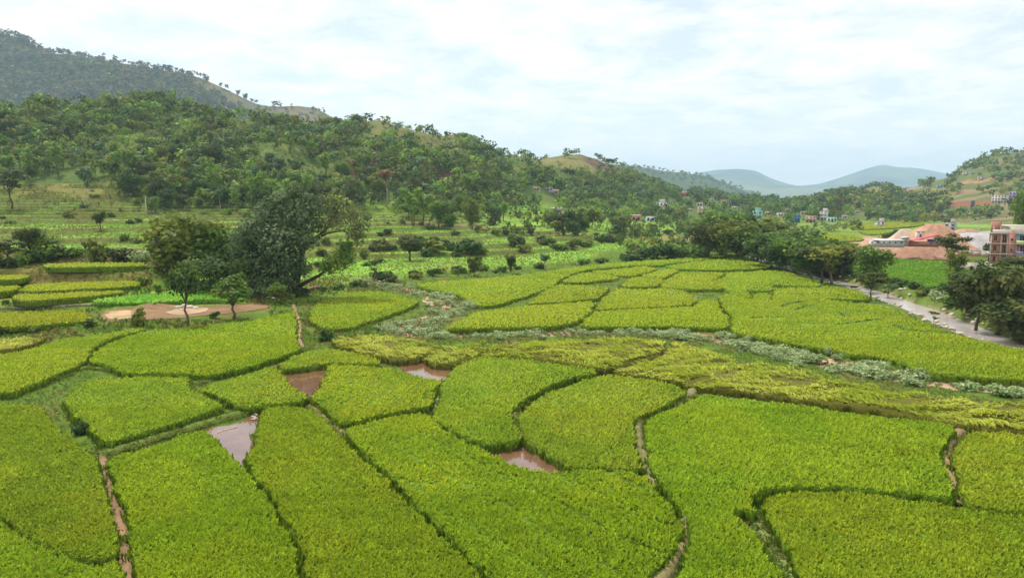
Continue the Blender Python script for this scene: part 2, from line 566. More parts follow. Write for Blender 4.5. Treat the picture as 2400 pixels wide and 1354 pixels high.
# valley floor and terraces, and the slopes behind them, are two sheets that meet along one line
iy_cut = int(np.searchsorted(Yr, 318))
for nm, lo, hi, lab in (('valley_ground', 0, iy_cut, 'green terraced valley floor between the hills'), ('hillside', iy_cut, len(Yr) - 1, 'scrubby hillsides round the valley')):
    b = MB()
    sub = np.arange(lo, hi + 1)
    b.add(V.reshape(len(Yr), NU, 3)[sub].reshape(-1, 3), quads[: (hi - lo) * (NU - 1)] if lo == 0 else (quads[: (hi - lo) * (NU - 1)]), C[sub].reshape(-1, 3))
    structure(obj(nm, b.mesh(nm, M_ground, smooth=True)), lab)
# the plain under and beyond everything
b = MB()
b.add([(-13500, -400, -4.5), (13500, -400, -4.5), (13500, 12400, -4.5), (-13500, 12400, -4.5)], np.array([[0, 1, 2, 3]]), lin(96, 108, 60))
structure(obj('ground', b.mesh('ground', M_hill)), 'flat plain reaching to the horizon')


# ------------------------------------------------------------------ far hills
def far_hill(name, label, ridge, depth_front, depth_back, zfoot, seed, amp, tones, nx=180, ny=70):
    pts = np.array([at_depth(x, y, d) for x, y, d in ridge])
    s = np.concatenate([[0], np.cumsum(np.linalg.norm(np.diff(pts, axis=0), axis=1))])
    ss = np.linspace(0, s[-1], nx)
    R = np.stack([np.interp(ss, s, pts[:, i]) for i in range(3)], 1)
    for _ in range(2):
        R[1:-1] = (R[:-2] + 2 * R[1:-1] + R[2:]) / 4
    tt = np.concatenate([np.linspace(-1, 0, ny * 2 // 3), np.linspace(0, 1, ny // 3)[1:]])
    dirn = R[:, :2] / np.linalg.norm(R[:, :2], axis=1, keepdims=True)
    G = np.zeros((len(tt), nx, 3))
    for i, t0 in enumerate(tt):
        dep = depth_front if t0 < 0 else depth_back
        a = abs(t0)
        G[i, :, :2] = R[:, :2] + dirn * (t0 * dep)
        fall = (1 - a) ** 1.25
        G[i, :, 2] = zfoot + (R[:, 2] - zfoot) * fall
    nz = fbm(G[..., 0] / (amp * 6), G[..., 1] / (amp * 6), seed, 5) - 0.5
    spur = fbm(G[..., 0] / (amp * 9), G[..., 1] / (amp * 30), seed + 5, 3) - 0.5
    w = np.sin(np.clip(np.abs(tt), 0, 1) * math.pi)[:, None]
    G[..., 2] += nz * amp * (0.25 + w) + spur * amp * 1.6 * w
    m = fbm(G[..., 0] / (amp * 3), G[..., 1] / (amp * 3), seed + 9, 4)
    m2 = fbm(G[..., 0] / (amp * 10), G[..., 1] / (amp * 10), seed + 19, 3)
    Cc = tones[0] * (1 - sstep(0.4, 0.6, m))[..., None] + tones[1] * sstep(0.4, 0.6, m)[..., None]
    Cc = Cc * (1 - sstep(0.5, 0.65, m2))[..., None] + tones[2] * sstep(0.5, 0.65, m2)[..., None]
    b = MB()
    ii = (np.arange(len(tt) - 1)[:, None] * nx + np.arange(nx - 1)[None]).ravel()
    b.add(G.reshape(-1, 3), np.stack([ii, ii + 1, ii + nx + 1, ii + nx], 1), Cc.reshape(-1, 3))
    o = structure(obj(name, b.mesh(name, M_hill, smooth=True)), label)
    return G, tt, m2


hillC, ttC, mC = far_hill('big_hill', 'tall grey-green hill behind the wooded slope', [(-700, 60, 2000), (-300, 50, 2000), (0, 78, 2000), (50, 88, 2000), (110, 122, 1984), (200, 132, 1968), (300, 150, 1952), (400, 168, 1936), (470, 182, 1920), (540, 215, 1920), (600, 245, 1920), (640, 252, 1952), (700, 248, 2000), (740, 252, 2016), (790, 280, 2032), (850, 310, 2048), (1000, 345, 2080)],
                          1000, 800, 6, 101, 50, (lin(84, 82, 48), lin(104, 98, 60), lin(122, 112, 74)), nx=300, ny=110)
hillD, ttD, mD = far_hill('middle_hill', 'hazy wooded ridge in the middle of the valley', [(1250, 380, 2850), (1400, 384, 2850), (1490, 392, 2850), (1560, 402, 2925), (1660, 412, 3000), (1700, 428, 3075), (1760, 452, 3150), (1830, 466, 3300), (1950, 476, 3450), (2100, 480, 3600)],
                          1100, 900, 6, 131, 58, (lin(64, 84, 48), lin(80, 96, 54), lin(96, 106, 66)), nx=200, ny=70)
hillE, ttE, mE = far_hill('distant_mountain', 'far blue mountain with two humps closing the valley', [(1300, 440, 9682), (1500, 428, 9310), (1620, 410, 9123), (1680, 398, 8937), (1730, 395, 8937), (1775, 400, 8937), (1800, 415, 8937), (1840, 428, 8751), (1870, 435, 8565), (1920, 430, 8751), (1980, 412, 8937), (2030, 395, 9123), (2070, 384, 9123), (2100, 392, 9123), (2140, 392, 9123), (2200, 402, 9123), (2240, 412, 9123), (2400, 430, 9310), (2700, 440, 9682), (3200, 430, 9682)],
                          4000, 1500, 4, 151, 130, (lin(28, 48, 36), lin(74, 98, 64), lin(112, 122, 88)), nx=240, ny=80)


def in_poly(px, py, poly):
    px, py = np.asarray(px), np.asarray(py)
    inside = np.zeros(px.shape, bool)
    n = len(poly)
    for i in range(n):
        x0, y0 = poly[i]
        x1, y1 = poly[(i + 1) % n]
        c = ((y0 > py) != (y1 > py))
        xi = (x1 - x0) * (py - y0) / (y1 - y0 + 1e-12) + x0
        inside ^= c & (px < xi)
    return inside


def densify(P, step, closed=True):
    P = [np.asarray(p, float) for p in P]
    out = []
    n = len(P)
    for i in range(n if closed else n - 1):
        a, b_ = P[i], P[(i + 1) % n]
        m = max(1, int(np.ceil(np.linalg.norm(b_[:2] - a[:2]) / step)))
        for k_ in range(m):
            out.append(a + (b_ - a) * k_ / m)
    if not closed:
        out.append(P[-1])
    return np.array(out)


def chaikin(P, closed=True, it=2):
    P = np.asarray(P, float)
    for _ in range(it):
        nx_ = np.roll(P, -1, 0)
        a, c = 0.8 * P + 0.2 * nx_, 0.2 * P + 0.8 * nx_
        if closed:
            P = np.stack([a, c], 1).reshape(-1, P.shape[1])
        else:
            P = np.concatenate([P[:1], np.stack([a[:-1], c[:-1]], 1).reshape(-1, P.shape[1]), P[-1:]])
    return P


def blades(mb, base, hgt, spread, width, nb, col, lean=(0, 0), droop=0.35, mat=0, cj=0.22, up=0.0):
    """nb bent leaf blades for every base point; every blade a four-cornered leaf"""
    n = len(base)
    base = np.repeat(base, nb, 0)
    h = np.repeat(np.broadcast_to(hgt, n), nb) * rng.uniform(0.7, 1.15, n * nb)
    a = rng.uniform(0, 2 * math.pi, n * nb)
    sp = np.repeat(np.broadcast_to(spread, n), nb) * rng.uniform(0.4, 1.1, n * nb)
    wd = np.repeat(np.broadcast_to(width, n), nb) * rng.uniform(0.7, 1.3, n * nb)
    dx, dy = np.cos(a), np.sin(a)
    le = np.asarray(lean, float)
    if le.ndim == 1:
        le = np.tile(le, (n, 1))
    le = np.repeat(le, nb, 0)
    off = rng.uniform(0, 0.35, n * nb) * sp
    b0 = base + np.stack([dx * off, dy * off, np.full(n * nb, up)], 1)
    tip = base + np.stack([dx * sp + le[:, 0] * h, dy * sp + le[:, 1] * h, h * (1 - droop * rng.uniform(0.2, 1.0, n * nb))], 1)
    mid = 0.5 * (b0 + tip) + np.stack([np.zeros(n * nb), np.zeros(n * nb), 0.28 * h], 1)
    sx = np.stack([-dy, dx, np.zeros(n * nb)], 1) * wd[:, None] * 0.5
    V = np.stack([b0, mid - sx, tip, mid + sx], 1).reshape(-1, 3)
    q = np.arange(n * nb * 4).reshape(-1, 4)
    c = np.repeat(np.broadcast_to(col, (n, 3)), nb, 0) * (1 + rng.uniform(-cj, cj, (n * nb, 1)))
    mb.add(V, q, np.repeat(c, 4, 0), mat)


# ------------------------------------------------------------------ rice fields
RG = lin(176, 190, 50)
RG2 = lin(157, 181, 46)
RY = lin(182, 190, 52)
RL = lin(196, 204, 86)
BODY = lin(92, 116, 30)
BODY_Y = lin(96, 96, 36)
all_fields = []


def paddy(label, pts, kind='green', h=0.85, z0=0.0, ground=False, rows=None, group='rice fields on the valley floor', dens=1.0, name='rice_field', tone=1.0, grooves=()):
    if h == 0.85:
        h = 0.58 if np.median([q_[1] for q_ in pts]) < 800 else 0.68 if np.median([q_[1] for q_ in pts]) < 900 else 0.76
    zt = z0 + h
    if ground:
        P = np.array([on_ground(x, y) for x, y in pts])
        P[:, 2] += h * 0.9
    else:
        P = np.array([on_z(x, y, zt) for x, y in pts])
    P = chaikin(P, True, 1)
    dist = np.clip(np.median(P[:, 1]), 28, 400)
    P = densify(P, max(0.5, dist * 0.012))
    P[:, :2] += rng.normal(0, 0.06 + dist * 0.0006, (len(P), 2))
    poly = [tuple(p[:2]) for p in P]
    all_fields.append(poly)
    n = len(P)
    base_c, alt_c, body_c = {'green': (RG, RG2, BODY), 'lush': (lin(128, 170, 48), lin(112, 156, 42), lin(64, 92, 28)), 'gold': (RY, RG, BODY),
                             'lodged': (RL, lin(168, 186, 58), BODY_Y), 'crop': (lin(170, 216, 90), lin(140, 200, 72), lin(84, 120, 44))}[kind]
    hue = np.array([random.uniform(.94, 1.07), random.uniform(.97, 1.04), random.uniform(.8, 1.2)]) * tone
    base_c, alt_c, body_c = base_c * hue, alt_c * hue, body_c * hue
    und = 0.55 if kind == 'lodged' else 0.10

    def ztop(x, y, zb):
        r = fbm(x / 1.6, y / 0.9, 77, 3) - 0.5 if kind == 'lodged' else fbm(x / 2.2, y / 2.2, 77, 3) - 0.5
        return zb + r * und * 2

    # the body of the crop: upright sides and an uneven top a hand below the leaf tips
    mb = MB()
    hb = h * 0.82
    top = P.copy()
    top[:, 2] += hb - h
    bot = P.copy()
    bot[:, 2] -= h + 0.25
    V_ = np.concatenate([bot, top])
    side = np.array([(i, (i + 1) % n, n + (i + 1) % n, n + i) for i in range(n)])
    area2 = np.sum(P[:, 0] * np.roll(P[:, 1], -1) - np.roll(P[:, 0], -1) * P[:, 1])
    if area2 < 0:
        side = side[:, ::-1]
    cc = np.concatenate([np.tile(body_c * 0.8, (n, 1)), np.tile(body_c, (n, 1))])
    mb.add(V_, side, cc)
    tp = np.arange(n) + n
    mb.add(np.zeros((0, 3)), [], body_c)
    mb.Fc.append((tp if area2 > 0 else tp[::-1])[None])
    mb.M.append(np.array([0]))
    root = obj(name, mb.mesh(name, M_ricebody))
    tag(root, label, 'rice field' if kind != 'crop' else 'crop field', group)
    root['kind'] = 'thing'
    # the leaves
    lb = MB()
    x0, y0 = P[:, 0].min(), P[:, 1].min()
    x1, y1 = P[:, 0].max(), P[:, 1].max()
    plane = np.linalg.lstsq(np.c_[P[:, 0], P[:, 1], np.ones(n)], P[:, 2], rcond=None)[0]
    for lo, hi, sp, nb in ((20, 38, 0.19, 9), (38, 55, 0.25, 8), (55, 85, 0.34, 6), (85, 125, 0.50, 5), (125, 180, 0.75, 4), (180, 300, 1.1, 3), (300, 700, 2.2, 3)):
        a, c = max(lo, y0), min(hi, y1)
        if a >= c:
            continue
        sp2 = sp / math.sqrt(dens)
        gx, gy = np.meshgrid(np.arange(x0, x1, sp2), np.arange(a, c, sp2))
        gx = gx.ravel() + rng.uniform(-0.45, 0.45, gx.size) * sp2
        gy = gy.ravel() + rng.uniform(-0.45, 0.45, gy.size) * sp2
        ok = (np.abs(gx / gy) < 0.85) & in_poly(gx, gy, poly)
        gx, gy = gx[ok], gy[ok]
        if rows is not None and len(gx):
            ang, per, wd_ = rows
            s_ = (gx * math.cos(ang) + gy * math.sin(ang)) / per
            wob = fbm(gx / 3, gy / 3, 5, 2) * 0.25
            fr_ = (s_ + wob) % 1.0
            keep = (fr_ > wd_) | (rng.uniform(0, 1, len(gx)) < 0.35)
            gx, gy = gx[keep], gy[keep]
        for gr in grooves:
            kp = seg_dist(gx, gy, [tuple(on_z(*q_, zt)[:2]) for q_ in gr]) > 0.65
            gx, gy = gx[kp], gy[kp]
        if not len(gx):
            continue
        zb = plane[0] * gx + plane[1] * gy + plane[2]
        zt_ = ztop(gx, gy, zb) - h * 0.30
        m = sstep(0.35, 0.65, fbm(gx / 5, gy / 5, 81, 4))
        m = np.clip(m + rng.normal(0, 0.22, len(gx)), 0, 1)
        c_ = base_c * (1 - m[:, None]) + alt_c * m[:, None]
        vr = 1.0 / (1 + sp)
        c_ = c_ * (1 + 0.40 * vr * (fbm(gx / 0.8, gy / 0.8, 91, 2) - 0.5))[:, None]
        c_ = c_ * (1 + rng.normal(0, 0.10 * vr, (len(gx), 1)))
        br = rng.uniform(0, 1, len(gx)) < (0.06 if kind == 'green' else 0.10)
        c_[br] = c_[br] * np.array([1.06, 0.92, 0.85])
        c_ = np.clip(c_, 0, 1)
        base = np.stack([gx, gy, zt_], 1)
        if kind == 'lodged':
            la = fbm(gx / 7, gy / 7, 95, 2) * 6.0
            blades(lb, base, 0.36 + sp * 0.15, sp * 1.1, 0.05 + sp * 0.20, nb, c_, lean=np.stack([np.cos(la), np.sin(la)], 1) * 0.9, droop=0.8)
        elif kind == 'crop':
            blades(lb, base, 0.55, sp * 1.0, 0.10 + sp * 0.3, nb, c_, droop=0.6)
        else:
            blades(lb, base, 0.34 + sp * 0.12, sp * 0.95, 0.035 + sp * 0.20, nb, c_, droop=0.55)
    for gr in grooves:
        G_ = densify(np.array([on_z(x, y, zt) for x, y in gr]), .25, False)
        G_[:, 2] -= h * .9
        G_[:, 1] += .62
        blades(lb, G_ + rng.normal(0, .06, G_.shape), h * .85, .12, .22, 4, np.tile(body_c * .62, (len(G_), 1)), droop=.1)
    # stems along the edge
    dmean = dist
    E = densify(P, 0.16 if dmean < 60 else 0.3 if dmean < 120 else 0.7)
    E = E[(np.abs(E[:, 0] / E[:, 1]) < 0.85)]
    if len(E):
        eb = E.copy()
        eb[:, 2] -= h
        eb[:, :2] += rng.normal(0, 0.10, (len(E), 2))
        ec = np.tile(body_c * 1.15 * 0.6 + alt_c * 0.4 * 0.6, (len(E), 1)) * rng.uniform(0.75, 1.3, (len(E), 1))
        blades(lb, eb, h * 1.0, 0.19, 0.07 + 0.001 * dmean, 4, ec, droop=0.3)
    if lb.V:
        lv = obj('rice_leaves', lb.mesh('rice_leaves', M_rice), root)
        lv['kind'] = 'stuff'
    return root


paddy('dark green rice field at the left edge below the weedy bank', [(-330, 930), (0, 942), (97, 949), (112, 981), (150, 1011), (187, 1041), (224, 1064), (226, 1090), (254, 1172), (273, 1275), (267, 1292), (228, 1309), (184, 1300), (131, 1283), (75, 1251), (30, 1221), (0, 1200), (-260, 1060)], tone=0.92)
paddy('rice field filling the bottom left corner of the photo', [(-300, 1080), (-100, 1165), (0, 1222), (56, 1252), (112, 1288), (180, 1316), (232, 1325), (262, 1308), (283, 1330), (284, 1460), (-420, 1460)])
paddy('large rice field left of the pond with dark wind-flattened tufts', [(251, 1071), (307, 1056), (375, 1037), (450, 1011), (484, 1011), (504, 1025), (530, 1056), (560, 1082), (580, 1109), (612, 1150), (650, 1214), (682, 1266), (697, 1300), (700, 1460), (326, 1460), (318, 1300), (308, 1244), (300, 1199), (281, 1150), (264, 1112)])
paddy('long rice field running down from the pond between two furrows', [(615, 962), (637, 953), (712, 953), (735, 962), (754, 981), (782, 1004), (800, 1026), (830, 1060), (866, 1090), (896, 1114), (922, 1142), (950, 1172), (985, 1207), (1015, 1235), (1045, 1265), (1075, 1295), (1130, 1350), (1200, 1460), (727, 1460), (718, 1300), (703, 1262), (669, 1210), (632, 1150), (602, 1108), (579, 1075), (576, 1066), (598, 1045), (606, 1007)])
paddy('largest rice field in the bottom centre with faint diagonal rows', [(805, 1002), (850, 992), (900, 978), (937, 970), (1001, 966), (1016, 981), (1031, 1000), (1069, 1021), (1110, 1043), (1144, 1057), (1192, 1080), (1226, 1094), (1275, 1103), (1316, 1103), (1387, 1099), (1481, 1100), (1515, 1122), (1545, 1156), (1571, 1182), (1588, 1216), (1600, 1242), (1590, 1268), (1560, 1300), (1522, 1336), (1490, 1460), (1225, 1460), (1158, 1350), (1103, 1295), (1073, 1265), (1043, 1235), (1013, 1207), (976, 1172), (948, 1142), (920, 1112), (888, 1086), (852, 1055), (824, 1024)], rows=(0.62, 2.6, 0.17))
paddy('S-curved rice field between the footpath and the reddish pond', [(1036, 905), (1045, 885), (1063, 860), (1095, 842), (1130, 833), (1200, 838), (1267, 845), (1333, 855), (1377, 860), (1398, 866), (1386, 873), (1348, 879), (1308, 891), (1273, 906), (1243, 923), (1220, 938), (1200, 958), (1195, 975), (1209, 1000), (1220, 1018), (1218, 1026), (1185, 1032), (1140, 1038), (1110, 1028), (1069, 1009), (1024, 987), (1018, 975), (1027, 948), (1038, 920)])
paddy('bulging rice field right of the curved footpath', [(1387, 884), (1425, 878), (1485, 883), (1537, 890), (1582, 900), (1601, 910), (1603, 920), (1570, 939), (1532, 957), (1496, 972), (1479, 985), (1481, 1007), (1488, 1045), (1496, 1075), (1506, 1095), (1387, 1093), (1330, 1089), (1318, 1075), (1279, 1052), (1236, 1030), (1225, 1007), (1217, 981), (1220, 968), (1241, 947), (1278, 921), (1333, 902)])
paddy('wide rice field on the right wrapping down beside the weedy ditch', [(1637, 920), (1687, 925), (1762, 935), (1837, 944), (1912, 955), (1969, 963), (2025, 970), (2100, 978), (2137, 982), (2194, 985), (2234, 995), (2234, 1005), (2228, 1018), (2206, 1039), (2200, 1054), (2209, 1084), (2218, 1110), (2234, 1140), (2232, 1162), (2190, 1160), (2130, 1151), (2060, 1145), (1980, 1138), (1900, 1134), (1830, 1137), (1780, 1146), (1755, 1160), (1765, 1185), (1768, 1195), (1735, 1188), (1708, 1194), (1745, 1232), (1784, 1268), (1811, 1310), (1828, 1354), (1835, 1460), (1530, 1460), (1588, 1345), (1619, 1290), (1626, 1240), (1608, 1200), (1578, 1160), (1548, 1130), (1533, 1105), (1523, 1070), (1513, 1010), (1511, 992), (1518, 982), (1564, 960), (1612, 940), (1630, 926)])
paddy('rice field in the bottom right corner under the curved bank', [(1787, 1166), (1830, 1153), (1900, 1149), (1980, 1153), (2060, 1161), (2130, 1170), (2190, 1178), (2240, 1186), (2300, 1196), (2400, 1210), (2760, 1250), (2900, 1460), (1896, 1460), (1878, 1345), (1856, 1290), (1824, 1240), (1800, 1208), (1800, 1182)], 'green', tone=0.98)
paddy('rice field at the right edge beyond the small brown footpath', [(2268, 1016), (2291, 1010), (2360, 1012), (2400, 1017), (2700, 1045), (2760, 1235), (2400, 1198), (2300, 1186), (2262, 1176), (2259, 1150), (2247, 1115), (2235, 1070), (2232, 1060), (2250, 1038)])
paddy('yellow lodged rice beside the dry stream bend', [(772, 797), (815, 789), (870, 785), (930, 792), (1000, 802), (1043, 807), (1013, 820), (983, 836), (930, 841), (885, 829), (820, 815)], 'lodged', h=0.8)
paddy('small lodged rice patch above the shallow reddish pond', [(992, 838), (1020, 824), (1060, 810), (1100, 802), (1140, 805), (1148, 815), (1118, 830), (1098, 842), (1060, 850), (1020, 847)], 'lodged', h=0.8)
paddy('broad lodged rice field with ragged dark hollows in the centre', [(1152, 807), (1250, 799), (1400, 793), (1500, 791), (1556, 795), (1560, 818), (1526, 838), (1456, 855), (1405, 862), (1330, 847), (1250, 836), (1180, 830), (1124, 830)], 'lodged', h=0.8, grooves=[[(1480, 846), (1520, 836), (1556, 826)], [(1290, 836), (1330, 834), (1350, 838)], [(1370, 804), (1400, 807)], [(1230, 820), (1275, 818)], [(1490, 815), (1535, 812)], [(1180, 812), (1210, 815)]])
paddy('long golden lodged rice field stretching to the right edge', [(1577, 798), (1640, 815), (1720, 843), (1800, 850), (1900, 868), (1950, 885), (2000, 896), (2100, 915), (2250, 934), (2400, 944), (2760, 970), (2740, 1035), (2400, 1006), (2330, 1001), (2240, 990), (2130, 969), (1980, 945), (1850, 928), (1740, 913), (1628, 903), (1602, 893), (1500, 876), (1430, 868), (1470, 858), (1538, 842), (1568, 824)], 'lodged', h=0.85, grooves=[[(1625, 890), (1655, 882)], [(1690, 876), (1740, 866)], [(1830, 884), (1900, 892)], [(1640, 850), (1690, 848)], [(1980, 945), (2060, 952), (2125, 968)]])
paddy('rice field in planted rows beside the small brown pond', [(768, 852), (833, 853), (933, 866), (983, 880), (1029, 889), (1033, 890), (1023, 905), (1016, 927), (1011, 942), (1006, 947), (933, 960), (883, 970), (833, 984), (803, 989), (769, 958), (741, 936), (735, 926), (750, 910), (764, 880)], rows=(-0.18, 1.9, 0.15))
paddy('small rice field left of the brown pond', [(465, 908), (562, 880), (637, 857), (655, 866), (668, 888), (694, 913), (716, 918), (720, 928), (694, 937), (630, 945), (580, 952), (560, 947), (527, 930), (489, 916)])
paddy('narrow crescent rice strip behind the brown pond', [(650, 852), (690, 832), (730, 820), (765, 817), (815, 822), (860, 833), (896, 847), (880, 851), (830, 850), (760, 850), (700, 859), (662, 863)])
paddy('rice field left of centre above the grassy bund', [(150, 943), (167, 915), (197, 889), (277, 882), (375, 881), (450, 881), (437, 897), (447, 912), (484, 926), (520, 948), (512, 955), (450, 973), (375, 998), (300, 1020), (247, 1033), (232, 1018), (207, 988), (167, 963)])
paddy('wide rice field below the bare earth yard', [(365, 772), (433, 765), (500, 759), (567, 751), (640, 741), (680, 731), (690, 733), (695, 767), (692, 795), (707, 814), (660, 832), (600, 851), (540, 868), (490, 877), (460, 874), (375, 873), (284, 871), (269, 858), (244, 849), (212, 849), (217, 832), (239, 810), (279, 793), (324, 781)])
paddy('rice field sloping to the left edge beside a dark ditch', [(-200, 850), (0, 828), (45, 823), (100, 808), (150, 793), (200, 785), (267, 776), (333, 768), (344, 770), (296, 781), (246, 795), (214, 815), (199, 838), (184, 853), (106, 885), (48, 908), (28, 917), (0, 918), (-240, 922)])
paddy('pale yellow lodged rice at the left edge', [(-200, 805), (0, 793), (60, 790), (112, 788), (60, 810), (0, 822), (-200, 842)], 'lodged', h=0.7)
paddy('rounded rice field inside the bend of the dry stream', [(843, 682), (917, 687), (973, 703), (978, 711), (936, 728), (885, 745), (847, 757), (833, 764), (783, 770), (747, 764), (726, 748), (732, 723), (752, 705), (793, 691)])
paddy('long rice field under the row of small trees', [(968, 667), (1017, 660), (1117, 653), (1200, 646), (1275, 641), (1333, 634), (1385, 629), (1343, 640), (1314, 652), (1298, 668), (1265, 682), (1220, 697), (1165, 713), (1112, 716), (1098, 700), (1064, 687), (1005, 677)])
# (further fields, seen small: photo pixels of zoom x, y)
def z7(L): return [(1250 + x / 4.8, 570 + y / 4.8) for x, y in L]
def z8(L): return [(1650 + x / 5.333, 580 + y / 5.333) for x, y in L]
paddy('rice field between two crossing dark bunds', z7([(-80, 690), (100, 560), (170, 500), (270, 470), (430, 465), (600, 470), (860, 490), (820, 530), (740, 600), (700, 622), (560, 630), (280, 662), (0, 672)]))
paddy('rice field against the dry stream under a dark edge', z7([(-100, 705), (0, 692), (280, 682), (560, 650), (660, 650), (690, 690), (640, 730), (655, 760), (560, 830), (470, 880), (300, 920), (0, 935), (-380, 940), (-700, 950), (-980, 955), (-800, 850), (-620, 765)]), 'gold')
paddy('square golden rice field in the middle of the valley', z7([(900, 540), (960, 505), (1150, 515), (1400, 505), (1560, 515), (1740, 540), (1780, 590), (1850, 620), (1800, 685), (1500, 705), (1200, 722), (800, 740), (700, 735), (740, 680), (800, 610)]), 'gold')
paddy('golden rice field above the stream shrubs', z7([(700, 765), (800, 752), (1200, 738), (1600, 718), (1820, 705), (1880, 640), (2060, 640), (2090, 720), (2160, 800), (2170, 850), (2190, 920), (2140, 955), (1900, 945), (1600, 930), (1200, 930), (800, 935), (540, 930), (560, 850), (640, 810)]), 'gold')
paddy('thin rice strip among broken bunds', z7([(300, 430), (430, 370), (520, 340), (600, 335), (760, 340), (960, 370), (930, 400), (600, 432), (560, 440)]), 'gold')
paddy('pointed rice field under the long dark bund', z7([(620, 315), (900, 295), (1180, 262), (1260, 258), (1400, 285), (1280, 325), (1100, 368), (980, 362), (800, 338)]), 'gold')
paddy('small bright rice field at the bund junction', z7([(1060, 420), (1120, 378), (1280, 380), (1420, 395), (1470, 395), (1420, 450), (1390, 480), (1150, 490), (1000, 480), (1010, 450)]))
paddy('narrow rice strip beside the diagonal bund', z7([(1200, 365), (1430, 300), (1550, 285), (1640, 300), (1500, 370), (1440, 390), (1280, 378)]), 'gold')
paddy('rice field with a straight dark top edge', z7([(1520, 400), (1640, 330), (1680, 320), (1900, 325), (2110, 325), (2150, 340), (2060, 395), (2060, 440), (2170, 510), (1950, 515), (1750, 515), (1430, 490), (1450, 450)]))
paddy('top rice strip along the hedge', z7([(0, 330), (250, 300), (480, 260), (800, 230), (1100, 205), (1500, 180), (1800, 160), (2130, 130), (2180, 150), (1700, 210), (1400, 250), (1180, 245), (900, 270), (500, 305), (300, 390), (100, 400)]))
paddy('farthest rice field below the dark riverside trees', z7([(1480, 255), (1800, 205), (2180, 165), (2290, 165), (2420, 185), (2560, 230), (2660, 275), (2400, 290), (2110, 300), (1660, 288), (1560, 282)]))
paddy('rice field beside the river road under a thin dark edge', z8([(290, 300), (610, 315), (640, 290), (800, 285), (1040, 300), (1180, 350), (1380, 420), (1460, 465), (1400, 485), (980, 470), (850, 460), (840, 540), (620, 540), (530, 540), (590, 650), (300, 540), (250, 510), (160, 450), (160, 395), (270, 370)]))
paddy('broad rice field with curved hollows by the river', z8([(185, 640), (300, 560), (530, 560), (590, 660), (640, 560), (850, 560), (810, 690), (870, 600), (890, 500), (1400, 500), (1480, 480), (1700, 490), (1950, 545), (2060, 620), (2060, 650), (1800, 640), (1450, 630), (1700, 670), (1900, 700), (2060, 705), (2300, 740), (2450, 800), (2600, 880), (2800, 960), (3000, 1040), (3200, 1100), (3500, 1170), (3800, 1230), (4200, 1290), (5200, 1480), (5300, 1740), (4000, 1640), (3500, 1620), (3000, 1580), (2700, 1530), (2500, 1440), (2200, 1360), (1900, 1335), (1600, 1275), (1300, 1230), (1000, 1170), (700, 1110), (440, 1070), (350, 1030), (350, 960), (370, 860), (270, 780)]), grooves=[[(1875, 754), (1894, 758), (1927, 758)], [(1954, 760), (2006, 756), (2059, 748)], [(1834, 718), (1845, 712), (1882, 706)], [(1867, 726), (1897, 715)], [(2100, 763), (2130, 774), (2212, 779)], [(1974, 733), (1984, 742)], [(1760, 745), (1830, 742)]])
# rice on the left terraces
TG = 'rice terraces on the left'
paddy('topmost long rice terrace on the left below the hedge', [(102, 623), (108, 617), (200, 615), (335, 614), (344, 620), (340, 622), (200, 625), (115, 625)], 'gold', h=0.75, z0=4.7, group=TG)
paddy('middle rice terrace on the left above the brown bank path', [(48, 677), (66, 665), (150, 661), (300, 657), (330, 660), (320, 668), (240, 674), (150, 678), (60, 682)], 'gold', h=0.75, z0=2.4, group=TG)
paddy('lowest rice terrace on the left with a yellow front edge', [(30, 700), (36, 690), (100, 683), (200, 681), (285, 680), (290, 684), (220, 692), (130, 699), (60, 704)], 'gold', h=0.7, z0=2.0, group=TG)
paddy('small rice terrace cut by the left edge, upper', [(-150, 640), (0, 641), (60, 638), (68, 645), (50, 652), (0, 655), (-150, 656)], 'gold', h=0.7, z0=3.4, group=TG)
paddy('small rice terrace cut by the left edge, lower', [(-150, 668), (0, 667), (42, 666), (44, 672), (25, 680), (0, 682), (-150, 684)], 'gold', h=0.7, z0=2.4, group=TG)
paddy('olive rice field in front of the stone path on the left', [(-200, 738), (0, 733), (100, 730), (180, 728), (205, 735), (215, 750), (150, 757), (60, 764), (0, 768), (-200, 775)], 'gold', h=0.35, z0=1.0, group=TG, tone=0.9)
paddy('bright green leafy crop behind the bare earth yard', [(215, 719), (260, 706), (330, 695), (420, 690), (520, 692), (570, 703), (555, 712), (460, 714), (330, 718), (250, 722)], 'crop', h=0.5, ground=True, group='crops on the left terraces')
# the bright field across the river
paddy('vivid green field across the river below the earth heap', [(2040, 612), (2090, 606), (2130, 609), (2200, 611), (2230, 622), (2260, 630), (2285, 640), (2270, 655), (2248, 672), (2230, 684), (2190, 682), (2150, 668), (2100, 660), (2050, 645), (1990, 640), (1980, 625)], 'lush', h=0.45, z0=0.1, group='fields across the river')
for lab, L in (('pale green far field left of the works yard', [(1890, 552), (1960, 549), (2010, 556), (2030, 566), (1950, 570), (1900, 562)]), ('far field in front of the pink house', [(1980, 527), (2060, 523), (2160, 518), (2165, 530), (2080, 538), (2000, 540)]), ('far field behind the round tree', [(2010, 543), (2080, 541), (2130, 542), (2090, 550), (2030, 552)])):
    paddy(lab, L, 'gold', h=0.6, ground=True, group='far fields across the river', tone=0.9)


# ------------------------------------------------------------------ water, paths and bare ground
def sheet(name, pts, z, material, col, label, step=None):
    P = np.array([on_z(x, y, z) for x, y in pts])
    P = chaikin(P, True, 2)
    b = MB()
    n = len(P)
    ar = np.sum(P[:, 0] * np.roll(P[:, 1], -1) - np.roll(P[:, 0], -1) * P[:, 1])
    b.add(P, (np.arange(n) if ar > 0 else np.arange(n)[::-1]), col)
    return structure(obj(name, b.mesh(name, material)), label)


